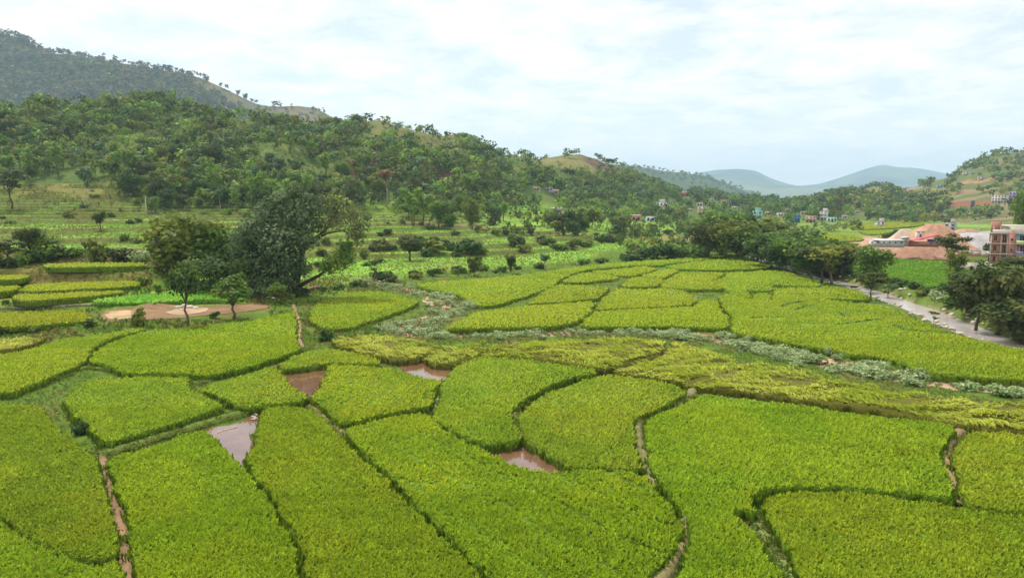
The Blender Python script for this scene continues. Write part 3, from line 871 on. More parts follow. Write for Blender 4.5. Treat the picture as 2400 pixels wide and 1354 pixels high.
sheet('pond', [(470, 1005), (562, 992), (600, 962), (640, 955), (640, 1000), (625, 1080), (590, 1140), (545, 1110), (500, 1060)], 0.06, M_water, (1, 1, 1), 'pond of brown water reflecting the sky between rice fields')
sheet('pond', [(652, 872), (700, 866), (775, 852), (780, 900), (760, 945), (715, 935), (680, 915)], 0.06, M_water, (1, 1, 1), 'small brown pond behind the rows of rice')
sheet('pond', [(930, 858), (972, 846), (1062, 850), (1058, 880), (1045, 905), (985, 895)], 0.06, M_water, (1, 1, 1), 'shallow reddish pond with a thin rim')
sheet('pond', [(1130, 1040), (1228, 1033), (1326, 1088), (1310, 1120), (1220, 1115), (1150, 1075)], 0.06, M_water, (1, 1, 1), 'pinkish pond wedged against the curved footpath')

b = MB()
RP = np.array(chaikin(np.array(river_pts), False, 2))
dn = np.gradient(RP, axis=0)
dn /= np.linalg.norm(dn, axis=1, keepdims=True)
nr = np.stack([-dn[:, 1], dn[:, 0]], 1)
L_, R_ = RP + nr * 4.3, RP - nr * 4.3
n = len(RP)
b.add(np.concatenate([np.c_[L_, np.full(n, -1.35)], np.c_[R_, np.full(n, -1.35)]]), np.array([(i, n + i, n + i + 1, i + 1) for i in range(n - 1)]))
structure(obj('river', b.mesh('river', M_river)), 'shallow grey river along the trees')

earth_tufts = []


def ribbon(name, pts, width, hgt, col, z=0.15, ground=False, label=None, material=None, grass=0.0, jit=0.06):
    P = np.array([on_z(x, y, z) for x, y in pts])
    P = chaikin(P, False, 2)
    P = densify(P, 0.6, False)
    d = np.gradient(P[:, :2], axis=0)
    d /= np.linalg.norm(d, axis=1, keepdims=True) + 1e-9
    nn = np.stack([-d[:, 1], d[:, 0]], 1)
    cs = [(-0.5, -0.15), (-0.36, 0.75), (0.0, 1.0), (0.36, 0.75), (0.5, -0.15)]
    n = len(P)
    rows_ = []
    wv = width * (0.75 + 0.5 * fbm(P[:, 0] / 1.7, P[:, 1] / 1.7, 13, 2))
    for o_, h_ in cs:
        q_ = P[:, :2] + nn * (o_ * wv)[:, None] + rng.normal(0, jit, (n, 2))
        zz = gz(q_[:, 0], q_[:, 1]) + h_ * hgt * (0.8 + 0.4 * rng.uniform(0, 1, n))
        rows_.append(np.c_[q_, zz])
    Vv = np.concatenate(rows_)
    fs = []
    for r_ in range(4):
        for i in range(n - 1):
            fs.append((r_ * n + i, (r_ + 1) * n + i, (r_ + 1) * n + i + 1, r_ * n + i + 1))
    cc = np.asarray(col) * (0.75 + 0.5 * fbm(Vv[:, 0] / 0.9, Vv[:, 1] / 0.9, 15, 3))[:, None]
    b = MB()
    b.add(Vv, np.array(fs), cc)
    o = structure(obj(name, b.mesh(name, material or M_earth)), label)
    if grass:
        m = int(grass * n)
        i = rng.integers(0, n, m)
        off = rng.uniform(-0.55, 0.55, m) * wv[i]
        q_ = P[i, :2] + nn[i] * off[:, None] + rng.normal(0, 0.15, (m, 2))
        earth_tufts.append(np.c_[q_, gz(q_[:, 0], q_[:, 1]) + hgt * 0.5])
    return o


BR = lin(136, 110, 82)
GB = lin(122, 116, 72)
ribbon('footpath', [(-60, 1172), (0, 1206), (30, 1232), (75, 1262), (131, 1297), (184, 1315), (240, 1322)], 0.61, 0.27, BR, label='thin brown footpath in the bottom left corner', grass=2)
ribbon('footpath', [(238, 1070), (246, 1110), (262, 1155), (278, 1200), (287, 1250), (296, 1300), (300, 1354), (302, 1440)], 0.74, 0.33, BR, label='brown footpath running down the left side', grass=3)
ribbon('grassy_bund', [(232, 1068), (300, 1046), (360, 1026), (430, 1008), (490, 988), (550, 972), (600, 958)], 1.5, 0.35, lin(92, 110, 44), label='wide grassy bund above the pond', grass=26)
ribbon('footpath', [(600, 958), (640, 950), (690, 945), (728, 942)], 0.94, 0.45, BR, label='earth bund above the pond', grass=5)
ribbon('grassy_bund', [(722, 942), (750, 966), (780, 992), (805, 1016), (840, 1052), (880, 1084), (915, 1112)], 0.6, 0.25, GB, label='grassy bund beside the rows of rice', grass=5)
ribbon('grassy_bund', [(1044, 888), (1034, 910), (1026, 940), (1016, 968)], 0.55, 0.25, lin(128, 132, 88), label='greyish bund beside the row-planted rice', grass=5)
ribbon('footpath', [(1405, 866), (1342, 884), (1292, 902), (1246, 928), (1211, 957), (1204, 975), (1214, 1002), (1228, 1027), (1262, 1045), (1302, 1068), (1322, 1088)], 0.68, 0.45, GB, label='curved footpath between two rice fields', grass=3)
ribbon('footpath', [(1636, 896), (1618, 928), (1572, 950), (1522, 973), (1492, 990), (1494, 1030), (1508, 1070), (1526, 1110), (1548, 1140)], 1.01, 0.45, lin(120, 116, 76), label='pale footpath winding between the rice fields right of centre', grass=4)
ribbon('footpath', [(1585, 1180), (1606, 1210), (1612, 1245), (1598, 1290), (1560, 1336), (1530, 1400), (1510, 1460)], 0.81, 0.45, lin(132, 122, 82), label='footpath curving out at the bottom right of centre', grass=4)
ribbon('footpath', [(2250, 998), (2242, 1020), (2217, 1043), (2213, 1062), (2226, 1100), (2243, 1143), (2250, 1172), (2238, 1182)], 0.94, 0.38, lin(142, 120, 88), label='small brown footpath near the right edge', grass=3)
ribbon('grassy_bund', [(1760, 1160), (1830, 1144), (1920, 1141), (2050, 1151), (2150, 1164), (2240, 1180)], 0.6, 0.3, lin(130, 126, 78), label='curved grassy bund on the right', grass=5)
ribbon('grassy_bund', [(1700, 1185), (1740, 1203), (1778, 1218), (1810, 1255), (1838, 1300), (1852, 1345), (1862, 1440)], 0.9, 0.2, lin(120, 132, 74), label='weedy ditch in the bottom right', grass=16)
ribbon('grassy_bund', [(-100, 928), (0, 926), (40, 922), (100, 898), (150, 880), (200, 858), (265, 868), (290, 878), (380, 880), (455, 882)], 0.6, 0.25, lin(104, 116, 52), label='grassy bund below the left ditch', grass=10)
ribbon('grassy_bund', [(725, 815), (660, 838), (600, 858), (490, 890), (452, 902), (478, 925), (525, 945), (570, 957)], 0.6, 0.25, lin(104, 110, 52), label='crooked grassy bund left of the brown pond', grass=9)
ribbon('footpath', [(688, 722), (698, 745), (704, 772), (700, 800), (712, 815)], 0.68, 0.30, lin(150, 128, 96), label='narrow earth path beside the rounded rice field', grass=3)
ribbon('grassy_bund', [(1618, 902), (1740, 917), (1850, 932), (1980, 950), (2130, 974), (2245, 997)], 0.5, 0.2, lin(116, 100, 54), label='brown bund under the long lodged rice field', grass=6)

# dry stream bed with sandy floor
b = MB()
SPn = densify(chaikin(np.array([np.array(p) for p in stream_pts]), False, 2), 1.0, False)
d = np.gradient(SPn, axis=0)
d /= np.linalg.norm(d, axis=1, keepdims=True) + 1e-9
nn = np.stack([-d[:, 1], d[:, 0]], 1)
n = len(SPn)
offs = np.linspace(-1, 1, 7)
wv = 2.1 + 1.5 * fbm(SPn[:, 0] / 9, SPn[:, 1] / 9, 17, 2)
Vs = np.concatenate([np.c_[SPn + nn * (o_ * wv)[:, None], gz((SPn + nn * (o_ * wv)[:, None])[:, 0], (SPn + nn * (o_ * wv)[:, None])[:, 1]) + 0.05 - 0.12 * abs(o_) ** 3] for o_ in offs])
sc_ = fbm(Vs[:, 0] / 3, Vs[:, 1] / 3, 19, 3)
cs_ = lin(142, 116, 92) * (1 - sstep(0.45, 0.6, sc_))[:, None] + lin(176, 148, 122) * sstep(0.45, 0.6, sc_)[:, None]
b.add(Vs, np.array([(r_ * n + i, (r_ + 1) * n + i, (r_ + 1) * n + i + 1, r_ * n + i + 1) for r_ in range(6) for i in range(n - 1)]), cs_)
structure(obj('stream_bed', b.mesh('stream_bed', M_sand, smooth=True)), 'sandy bed of a dry stream winding through the rice')

# bare earth yard on the left terrace, with pale patches
def patch_sheet(name, pts, lift, col, label, zg=None):
    P = np.array([on_ground(x, y) for x, y in pts])
    P = densify(chaikin(P, True, 2), 0.8)
    P[:, :2] += rng.normal(0, 0.12, (len(P), 2))
    c = P.mean(0)
    rings = [c + (P - c) * f for f in (1.0, 0.8, 0.6, 0.4, 0.2)]
    V_ = np.concatenate(rings)
    V_[:, 2] = gz(V_[:, 0], V_[:, 1]) + lift
    V_ = np.concatenate([V_, [[c[0], c[1], gz(c[0], c[1]) + lift]]])
    n = len(P)
    q_ = np.array([(r_ * n + i, r_ * n + (i + 1) % n, (r_ + 1) * n + (i + 1) % n, (r_ + 1) * n + i) for r_ in range(4) for i in range(n)])
    tr = np.array([(4 * n + i, 4 * n + (i + 1) % n, 5 * n) for i in range(n)])
    cc = np.asarray(col) * (0.75 + 0.5 * fbm(V_[:, 0] / 2, V_[:, 1] / 2, 23, 3))[:, None]
    b = MB()
    b.add(V_, [q_, tr], cc)
    return structure(obj(name, b.mesh(name, M_sand, smooth=True)), label)


patch_sheet('bare_yard', [(235, 748), (245, 728), (330, 722), (430, 718), (540, 716), (625, 708), (640, 722), (560, 734), (450, 744), (340, 752), (270, 756)], 0.06, lin(134, 108, 80), 'bare brown earth yard below the leafy crop')
patch_sheet('pale_earth', [(244, 742), (255, 732), (300, 729), (318, 735), (312, 748), (265, 752)], 0.10, lin(178, 150, 114), 'pale trodden earth at the left end of the yard')
patch_sheet('pale_earth', [(385, 734), (420, 724), (480, 722), (492, 727), (455, 738), (410, 741)], 0.10, lin(172, 148, 116), 'pale spread of sand in the middle of the yard')

# ------------------------------------------------------------------ vegetation builders
def leaf_cloud(mb, blobs, n, size, cols_, shell=0.62, flat=0.0, jit=0.16):
    """leaf-sized faces through ellipsoid clumps; blobs: (x, y, z, rx, ry, rz[, weight])"""
    B = np.array([list(b_[:6]) + [b_[6] if len(b_) > 6 else b_[3] * b_[5]] for b_ in blobs], float)
    w = B[:, 6] / B[:, 6].sum()
    i = rng.choice(len(B), n, p=w)
    d = rng.normal(0, 1, (n, 3))
    d /= np.linalg.norm(d, axis=1, keepdims=True)
    r = np.where(rng.uniform(0, 1, n) < 0.72, rng.uniform(shell, 1.06, n), rng.uniform(0.1, shell, n))
    # knobbly outline
    r = r * (1 + 0.22 * np.sin(d[:, 0] * 5 + i * 1.7) * np.sin(d[:, 1] * 5 + i) * np.sin(d[:, 2] * 6 + i * 0.6))
    p = B[i, :3] + d * r[:, None] * B[i, 3:6]
    nrm = d + rng.normal(0, 0.55, (n, 3)) + np.array([0, 0, 0.35 + flat])
    nrm /= np.linalg.norm(nrm, axis=1, keepdims=True)
    a = np.cross(nrm, rng.normal(0, 1, (n, 3)))
    a /= np.linalg.norm(a, axis=1, keepdims=True) + 1e-9
    c = np.cross(nrm, a)
    s_ = size * rng.uniform(0.6, 1.4, n)
    a, c = a * s_[:, None], c * s_[:, None] * 0.62
    V_ = np.stack([p - a, p - c + nrm * s_[:, None] * 0.12, p + a, p + c + nrm * s_[:, None] * 0.12], 1).reshape(-1, 3)
    cols_ = np.asarray(cols_)
    bt = rng.integers(0, len(cols_), len(B))
    mix = np.where(rng.uniform(0, 1, n) < 0.7, bt[i], rng.integers(0, len(cols_), n))
    cc = 1.32 * cols_[mix] * (1 + rng.uniform(-jit, jit, (n, 1))) * (0.9 + 0.2 * hash2(i, i, 3))[:, None]
    mb.add(V_, np.arange(4 * n).reshape(-1, 4), np.repeat(cc, 4, 0))


DK = [lin(74, 96, 40), lin(60, 84, 38), lin(88, 108, 46), lin(68, 92, 50)]
MG = [lin(98, 124, 46), lin(84, 112, 42), lin(116, 134, 52), lin(92, 116, 56)]
OL = [lin(112, 122, 48), lin(100, 112, 46), lin(124, 128, 54), lin(92, 104, 48)]
BG = [lin(76, 100, 62), lin(90, 112, 74), lin(66, 90, 58), lin(102, 122, 84)]
DP = [lin(66, 80, 38), lin(80, 86, 44), lin(54, 70, 34), lin(92, 96, 48)]
SAGE = [lin(150, 166, 116), lin(132, 150, 98), lin(164, 174, 128), lin(116, 136, 84)]
BM = [lin(118, 144, 60), lin(98, 130, 52), lin(134, 152, 70)]
BARK = lin(112, 96, 80)
PALE = lin(168, 158, 142)


def limbs(mb, H, r0, nl, spread, base_h, col, lean=(0, 0), seg=7, top=0.8):
    pts = [np.array([0, 0, -0.3])]
    ht = H * base_h
    for i in range(1, 4):
        f = i / 3
        pts.append(np.array([lean[0] * f * ht + random.uniform(-.04, .04) * H, lean[1] * f * ht + random.uniform(-.04, .04) * H, ht * f]))
    mb.tube(pts, [r0 * 1.35, r0, r0 * 0.82, r0 * 0.7], seg, col)
    ends = []
    for i in range(nl):
        a = 2 * math.pi * (i + random.uniform(-.3, .3)) / nl
        st = pts[-1] + (pts[-2] - pts[-1]) * random.uniform(0, 0.5)
        el = np.array([st[0] + math.cos(a) * spread * random.uniform(.7, 1.1), st[1] + math.sin(a) * spread * random.uniform(.7, 1.1), H * random.uniform(top - .25, top)])
        md = (st + el) / 2 + np.array([0, 0, 0.05 * H])
        mb.tube([st, md, el], [r0 * 0.5, r0 * 0.32, r0 * 0.12], 5, col)
        ends.append(el)
    mb.tube([pts[-1], pts[-1] + np.array([lean[0] * .2 * H, lean[1] * .2 * H, H * (top - base_h)])], [r0 * .6, r0 * .1], 5, col)
    return ends


def proto_tree(kind, seed):
    """returns (trunk mesh, crown mesh) for a tree 10 m tall with its base at the origin"""
    global rng
    random.seed(seed)
    rng = np.random.default_rng(seed)
    t, c = MB(), MB()
    H = 10.0
    if kind == 'round':
        e = limbs(t, H, 0.24, 5, 2.4, 0.32, BARK)
        bl = [(0, 0, 6.6, 2.4, 2.4, 2.6)] + [(x, y, z, random.uniform(1.3, 1.9), random.uniform(1.3, 1.9), random.uniform(1.1, 1.6)) for x, y, z in e] + [(random.uniform(-2, 2), random.uniform(-2, 2), random.uniform(4.2, 8.8), 1.2, 1.2, 1.0) for _ in range(7)]
        leaf_cloud(c, bl, 1500, 0.34, random.choice([DK, MG, DP]))
    elif kind == 'dark':
        e = limbs(t, H, 0.28, 6, 2.9, 0.28, lin(84, 72, 60))
        bl = [(0, 0, 6.0, 3.0, 3.0, 2.8)] + [(x, y, z, 1.6, 1.6, 1.3) for x, y, z in e] + [(random.uniform(-2.8, 2.8), random.uniform(-2.8, 2.8), random.uniform(3.4, 8.6), 1.3, 1.3, 1.0) for _ in range(9)]
        leaf_cloud(c, bl, 1900, 0.34, DP)
    elif kind == 'tall':
        e = limbs(t, H, 0.15, 4, 1.3, 0.5, PALE, top=0.85)
        bl = [(0, 0, 7.4, 1.5, 1.5, 2.0)] + [(x, y, z, 1.0, 1.0, 0.9) for x, y, z in e] + [(random.uniform(-1.2, 1.2), random.uniform(-1.2, 1.2), random.uniform(5, 9), .8, .8, .8) for _ in range(4)]
        leaf_cloud(c, bl, 850, 0.32, random.choice([MG, BG]))
    elif kind == 'feather':                                    # bamboo-like plume
        for i in range(9):
            a = random.uniform(0, 6.28)
            sp_ = random.uniform(1.2, 3.2)
            hh = random.uniform(6.5, 10)
            p = [np.array([math.cos(a) * .3, math.sin(a) * .3, -0.2]), np.array([math.cos(a) * sp_ * .3, math.sin(a) * sp_ * .3, hh * .6]), np.array([math.cos(a) * sp_ * .75, math.sin(a) * sp_ * .75, hh * .92]), np.array([math.cos(a) * sp_, math.sin(a) * sp_, hh])]
            t.tube(p, [.06, .05, .03, .015], 4, lin(128, 130, 70))
            leaf_cloud(c, [(*(p[1] * .5 + p[2] * .5), .75, .75, 1.6), (*p[2], .9, .9, 1.0), (*p[3], .8, .8, .5)], 150, 0.34, BM)
    elif kind == 'olive':
        e = limbs(t, H, 0.2, 5, 2.6, 0.3, BARK)
        bl = [(x, y, z, 1.7, 1.7, 1.0) for x, y, z in e] + [(random.uniform(-2.4, 2.4), random.uniform(-2.4, 2.4), random.uniform(4.4, 9), 1.3, 1.3, .8) for _ in range(9)]
        leaf_cloud(c, bl, 1300, 0.34, OL, flat=0.4)
    elif kind == 'thin':                                       # sparse, sky shows through
        e = limbs(t, H, 0.12, 5, 1.9, 0.4, BARK, top=0.92)
        bl = [(x, y, z, 1.0, 1.0, .8) for x, y, z in e] + [(random.uniform(-1.5, 1.5), random.uniform(-1.5, 1.5), random.uniform(5, 9.6), .7, .7, .6) for _ in range(4)]
        leaf_cloud(c, bl, 380, 0.30, DK)
    elif kind == 'full':                                       # leafy almost to the ground
        e = limbs(t, H, 0.22, 6, 2.6, 0.18, BARK, top=0.8)
        bl = [(0, 0, 5.2, 2.7, 2.7, 3.2)] + [(x, y, z, 1.6, 1.6, 1.4) for x, y, z in e] + [(random.uniform(-2.6, 2.6), random.uniform(-2.6, 2.6), random.uniform(1.8, 8.8), 1.35, 1.35, 1.1) for _ in range(11)]
        leaf_cloud(c, bl, 1900, 0.33, [DK, MG, DP, OL][seed % 4])
    elif kind == 'umbrella':
        e = limbs(t, H, 0.2, 6, 3.2, 0.42, lin(88, 76, 62), top=0.86)
        bl = [(x, y, z + .2, 1.6, 1.6, .62) for x, y, z in e] + [(random.uniform(-2.6, 2.6), random.uniform(-2.6, 2.6), random.uniform(5.2, 9.6), 1.5, 1.5, .5) for _ in range(9)]
        leaf_cloud(c, bl, 1500, 0.32, DP, flat=0.8)
    return t.mesh('trunk', M_bark, True), c.mesh('crown', M_leaf)


PROTO = {}
for kd, nn_ in (('round', 4), ('dark', 2), ('tall', 2), ('feather', 2), ('olive', 2), ('thin', 2), ('umbrella', 2), ('full', 8)):
    PROTO[kd] = [proto_tree(kd, 100 + 13 * i + len(kd) * 7 + (kd == 'full') * 400) for i in range(nn_)]
rng = np.random.default_rng(99)
random.seed(99)


def tree(p, h, kind, label, group=None, wid=1.0, var=None, name='tree', cat='tree', rz=None):
    tm, cm = PROTO[kind][random.randrange(len(PROTO[kind])) if var is None else var]
    root = bpy.data.objects.new(name, None)
    COL.objects.link(root)
    root.empty_display_size = 0.5
    root.location = tuple(p)
    root.rotation_euler = (0, 0, random.uniform(0, 6.28) if rz is None else rz)
    s_ = h / 10.0
    root.scale = (s_ * wid, s_ * wid, s_)
    tag(root, label, cat, group)
    obj('trunk', tm, root)
    obj('crown', cm, root)
    return root


def tree_px(px, base, top, kind, label, group=None, wpx=None, var=None, z=None, name='tree'):
    p = on_ground(px, base) if z is None else on_z(px, base, z)
    p[2] = float(gz(p[0], p[1]))
    h = (base - top) / F * p[1] * 1.0
    wid = 1.0
    if wpx:
        nat = {'round': 7.0, 'dark': 8.4, 'tall': 4.2, 'feather': 7, 'olive': 7.6, 'thin': 5.4, 'umbrella': 8.6, 'full': 7.6}[kind]
        wid = (wpx / F * p[1]) / (nat * h / 10)
    return tree(p, h, kind, label, group, wid, var, name)


# bushes: one mesh each, foliage down to the ground over a few stems
def proto_bush(seed, cols_, n=240, shape='dome', size=0.16):
    global rng
    rng = np.random.default_rng(seed)
    random.seed(seed)
    t, c = MB(), MB()
    for i in range(4):
        a = random.uniform(0, 6.28)
        t.tube([(0, 0, -.1), (math.cos(a) * .25, math.sin(a) * .25, .45), (math.cos(a) * .5, math.sin(a) * .5, .8)], [.03, .02, .008], 4, BARK)
    if shape == 'dome':
        bl = [(0, 0, .42, .62, .62, .45)] + [(random.uniform(-.5, .5), random.uniform(-.5, .5), random.uniform(.25, .75), .36, .36, .28) for _ in range(6)]
    else:
        bl = [(0, 0, .5, .35, .35, .55)] + [(random.uniform(-.3, .3), random.uniform(-.3, .3), random.uniform(.25, 1.0), .24, .24, .25) for _ in range(6)]
    leaf_cloud(c, bl, n, size, cols_)
    return t.mesh('stem', M_bark), c.mesh('foliage', M_leaf)


BUSH = {'sage': [proto_bush(300 + i, SAGE, 300, size=.10) for i in range(4)], 'dark': [proto_bush(320 + i, DK, 260) for i in range(4)], 'green': [proto_bush(340 + i, MG, 260) for i in range(4)],
        'olive': [proto_bush(360 + i, OL, 260) for i in range(3)], 'up': [proto_bush(380 + i, MG, 240, 'up', .14) for i in range(3)], 'purple': [proto_bush(390 + i, DP, 260) for i in range(2)]}
rng = np.random.default_rng(199)
random.seed(199)


def bush(p, h, kind, label, group=None, wid=1.0, name='bush', cat='bush'):
    tm, cm = random.choice(BUSH[kind])
    root = obj(name, None, None, tuple(p), random.uniform(0, 6.28))
    root.empty_display_size = 0.2
    root.scale = (h * wid, h * wid, h)
    tag(root, label, cat, group)
    obj('stem', tm, root)
    obj('foliage', cm, root)
    return root


def bush_px(px, base, top, kind, label, group=None, wpx=None):
    p = on_ground(px, base)
    h = (base - top) / F * p[1]
    wid = 1.0
    if wpx:
        wid = (wpx / F * p[1]) / (1.5 * h)
    return bush(p, h, kind, label, group, wid)


# ------------------------------------------------------------------ the great tree and its neighbours
def big_tree():
    global rng
    random.seed(5)
    rng = np.random.default_rng(5)
    base = on_ground(692, 690)
    m = base[1] / F                                               # metres per photo pixel at its distance
    L = lambda x, y, d=0: np.array([(x - 692) * m, d, (690 - y) * m])
    root = obj('great_tree', None, None, tuple(base))
    tag(root, 'huge dark spreading tree leaning right, left of centre', 'tree')
    t = MB()
    c0 = lin(78, 66, 56)
    t.tube([L(692, 698), L(693, 670), L(700, 640), L(706, 610), L(715, 585)], [1.0, .7, .55, .45, .38], 9, c0)
    t.tube([L(694, 675), L(720, 660), L(750, 645), L(775, 628, -1), L(795, 610, -1)], [.4, .33, .26, .18, .08], 7, c0)
    t.tube([L(715, 585), L(740, 562), L(770, 535), L(790, 505), L(805, 475)], [.34, .27, .2, .13, .06], 7, c0)
    t.tube([L(745, 558), L(775, 545), L(805, 540, 1), L(840, 555, 1)], [.2, .15, .1, .05], 6, c0)
    t.tube([L(706, 612), L(680, 570), L(655, 535, -1), L(630, 510, -1)], [.45, .35, .26, .1], 7, c0)
    t.tube([L(703, 625), L(660, 600), L(620, 580, -2), L(580, 570, -2)], [.42, .32, .22, .1], 7, c0)
    t.tube([L(712, 590), L(705, 540), L(700, 500), L(695, 460)], [.4, .3, .2, .08], 7, c0)
    obj('trunk', t.mesh('trunk', M_bark, True), root)
    def B(x, y, r, ry=None, d=0):
        return (*L(x, y, d), r * m, r * m * 1.1, (ry or r * .85) * m)
    c = MB()
    dense = [B(610, 668, 34, d=-3), B(655, 672, 34, d=-4), B(570, 640, 30, d=-1), B(715, 625, 26, d=-2), B(690, 650, 26, d=-4), B(735, 560, 28, d=-2), B(600, 560, 48, d=-2), B(640, 515, 50), B(690, 500, 45, d=2), B(640, 595, 62, d=-2), B(588, 610, 44, d=1), B(660, 640, 52, d=-3), B(610, 640, 40), B(695, 560, 46, d=-1), B(720, 520, 36), B(670, 470, 34, d=1), B(575, 575, 34), B(730, 470, 22), B(640, 480, 26), B(560, 600, 24), B(690, 610, 40, d=-3), B(630, 660, 34, d=-2), B(700, 452, 20), B(740, 490, 24), B(620, 540, 40, d=-4), B(665, 560, 40, d=-4)]
    leaf_cloud(c, dense, 15000, 0.30, [lin(98, 116, 78), lin(86, 104, 68), lin(114, 130, 92), lin(78, 94, 60)])
    sparse = [B(790, 490, 34), B(755, 530, 26), B(800, 520, 28, d=-1), B(835, 545, 26), B(770, 470, 24), B(825, 500, 36, d=2), B(850, 530, 24), B(840, 560, 22), B(800, 455, 20), B(770, 515, 24, d=2), B(865, 510, 18)]
    leaf_cloud(c, sparse, 2300, 0.23, [lin(96, 104, 62), lin(84, 96, 58), lin(108, 112, 72)])
    low = [B(790, 612, 30, d=-1), B(815, 600, 28), B(770, 625, 20, d=-1), B(810, 575, 20)]
    leaf_cloud(c, low, 1300, 0.26, MG)
    obj('crown', c.mesh('crown', M_leaf), root)


big_tree()
rng = np.random.default_rng(11)
random.seed(11)
NG = 'trees round the great tree'
tree_px(440, 662, 492, 'full', 'broad olive green tree left of the great tree', NG, 190, 3)
tree_px(525, 668, 505, 'full', 'bright leafed tree between the olive tree and the great tree', NG, 130, 5)
tree_px(395, 640, 545, 'full', 'shaded dark tree at the foot of the olive tree', NG, 100, 2)
tree_px(495, 690, 580, 'full', 'low dark bushy tree left of the great trunk', NG, 120, 0)
tree_px(585, 692, 590, 'full', 'dark bushy tree under the great crown', NG, 90, 1)
tree_px(440, 760, 600, 'round', 'tall slender young tree standing in front of the bare yard', NG, 88, 1)
tree_px(548, 748, 640, 'round', 'small forked tree beside the bare yard', NG, 96, 3)
tree_px(650, 712, 655, 'round', 'dark shrubby tree at the end of the yard wall', NG, 52, 2)
tree_px(1112, 647, 596, 'full', 'small round tree, left of the lone pair above the long rice field', 'small trees along the field edge', 36, 2)
tree_px(1197, 641, 592, 'full', 'small round tree, right of the lone pair above the long rice field', 'small trees along the field edge', 27, 6)
tree_px(1275, 634, 592, 'tall', 'thin grey-green tree at the right end of the field-edge bushes', 'small trees along the field edge', 28, 1)
tree_px(875, 668, 600, 'thin', 'half-bare little tree right of the great tree', 'small trees along the field edge', 60, 1)
bush_px(322, 764, 722, 'olive', 'tall olive bush on the pale earth of the yard', None, 42)
tree_px(962, 610, 545, 'dark', 'gnarled dark tree on the hedge bank above the bright grass', None, 70, 1)
tree_px(70, 610, 528, 'dark', 'black-green tree on the left terraces', 'trees on the left terraces', 60, 0)
tree_px(18, 630, 560, 'umbrella', 'pale-trunked tree at the left edge above the rice terraces', 'trees on the left terraces', 70, 0)
tree_px(110, 600, 545, 'round', 'mid green tree right of the black-green one', 'trees on the left terraces', 60, 3)
tree_px(235, 540, 490, 'dark', 'small dark tree on the terraces below the pole', 'trees on the left terraces', 34, 1)
tree_px(28, 490, 395, 'umbrella', 'tree with layered crown at the left edge below the hill', 'trees on the left terraces', 80, 1)

RT = 'trees along the river'
for a in [(1662, 606, 512, 'full', 96, 'leftmost full tree where the river trees begin'), (1690, 598, 482, 'full', 130, 'tall green tree second in the river row'), (1722, 611, 510, 'full', 109, 'dark tree in the shade of the river row'), (1748, 604, 498, 'full', 124, 'tall dark green tree third in the river row'),
          (1768, 614, 528, 'full', 104, 'low dark tree at the bend of the river road'), (1785, 606, 508, 'olive', 135, 'yellow-green tree at the back of the river row'), (1808, 628, 538, 'full', 119, 'low dark tree leaning over the river road'), (1838, 620, 530, 'full', 130, 'olive tree in the middle of the river row'), (1830, 636, 560, 'full', 96, 'small leafy tree in front of the middle of the river row'),
          (1862, 640, 542, 'full', 119, 'rounded tree by the bend of the river road'), (1886, 630, 536, 'dark', 143, 'dark tree behind the river rail'), (1898, 652, 562, 'full', 109, 'bushy tree before the end of the river row'), (1918, 645, 550, 'full', 119, 'full-crowned tree near the end of the river row'), (1925, 663, 575, 'umbrella', 117, 'flat-topped tree near the end of the river row'),
          (1872, 628, 538, 'full', 130, 'dark tree behind the rounded one in the river row'), (1905, 640, 542, 'full', 130, 'broad dark tree near the rail end of the river row'), (1932, 650, 550, 'full', 124, 'deep green tree behind the flat-topped one'), (1962, 656, 562, 'full', 104, 'last bushy tree of the river row'), (1668, 588, 500, 'full', 84, 'back tree at the left end of the river row'), (1725, 590, 490, 'full', 117, 'highest back tree of the river row'),
          (1948, 666, 566, 'olive', 119, 'olive-green tree with thin trunks at the end of the river row'), (1976, 650, 556, 'thin', 78, 'airy tree beyond the end of the river row'), (1955, 640, 560, 'full', 104, 'dull green tree behind the end of the river row'),
          (2046, 664, 566, 'full', 100, 'large dark round tree across the river'), (2041, 704, 634, 'umbrella', 72, 'lone tree with forked trunk on the rice edge by the river'), (2084, 706, 664, 'thin', 60, 'small leaning tree beside the lone river tree'),
          (2224, 640, 546, 'umbrella', 84, 'layered open tree in front of the works yard'), (2240, 648, 580, 'full', 54, 'shorter leafy tree beside the layered one'), (2286, 785, 625, 'umbrella', 150, 'tall straight-trunked tree on the river bank, lower right'), (2265, 745, 640, 'full', 110, 'bushy dark tree behind the straight-trunked one'),
          (2335, 792, 596, 'dark', 160, 'big dark tree on the right above the river'), (2308, 730, 606, 'full', 110, 'dense dark tree before the white wall'), (2372, 700, 598, 'umbrella', 110, 'dark flat-crowned tree under the apartment block'), (2345, 690, 612, 'full', 80, 'yellow-green tree below the apartment block'),
          (2380, 815, 690, 'full', 150, 'wide green tree cut by the right edge'), (2398, 590, 430, 'full', 60, 'tall tree at the right edge rising above the apartment block'), (2186, 765, 728, 'thin', 30, 'scrappy sapling standing on the river stones')]:
    tree_px(a[0], a[1], a[2], a[3], a[5], RT, a[4])
tall_b = tree_px(905, 486, 398, 'tall', 'tall bare-trunked tree with rusty pink crown before the cliff', None, 46, 0)
m_ = MB()
t_ = on_ground(905, 486)
for o_ in tall_b.children:
    if o_.name.startswith('crown'):
        bpy.data.objects.remove(o_)
        break
leaf_cloud(m_, [(0, 0, 8.8, 1.8, 1.8, .8), (-1.2, 0, 9.2, 1.2, 1.2, .6), (1.3, .5, 9.0, 1.2, 1.2, .5), (0, 0, 7.8, .9, .9, .7)], 420, .34, [lin(134, 104, 74), lin(122, 100, 70), lin(142, 114, 84)])
obj('crown', m_.mesh('crown', M_leaf), tall_b)

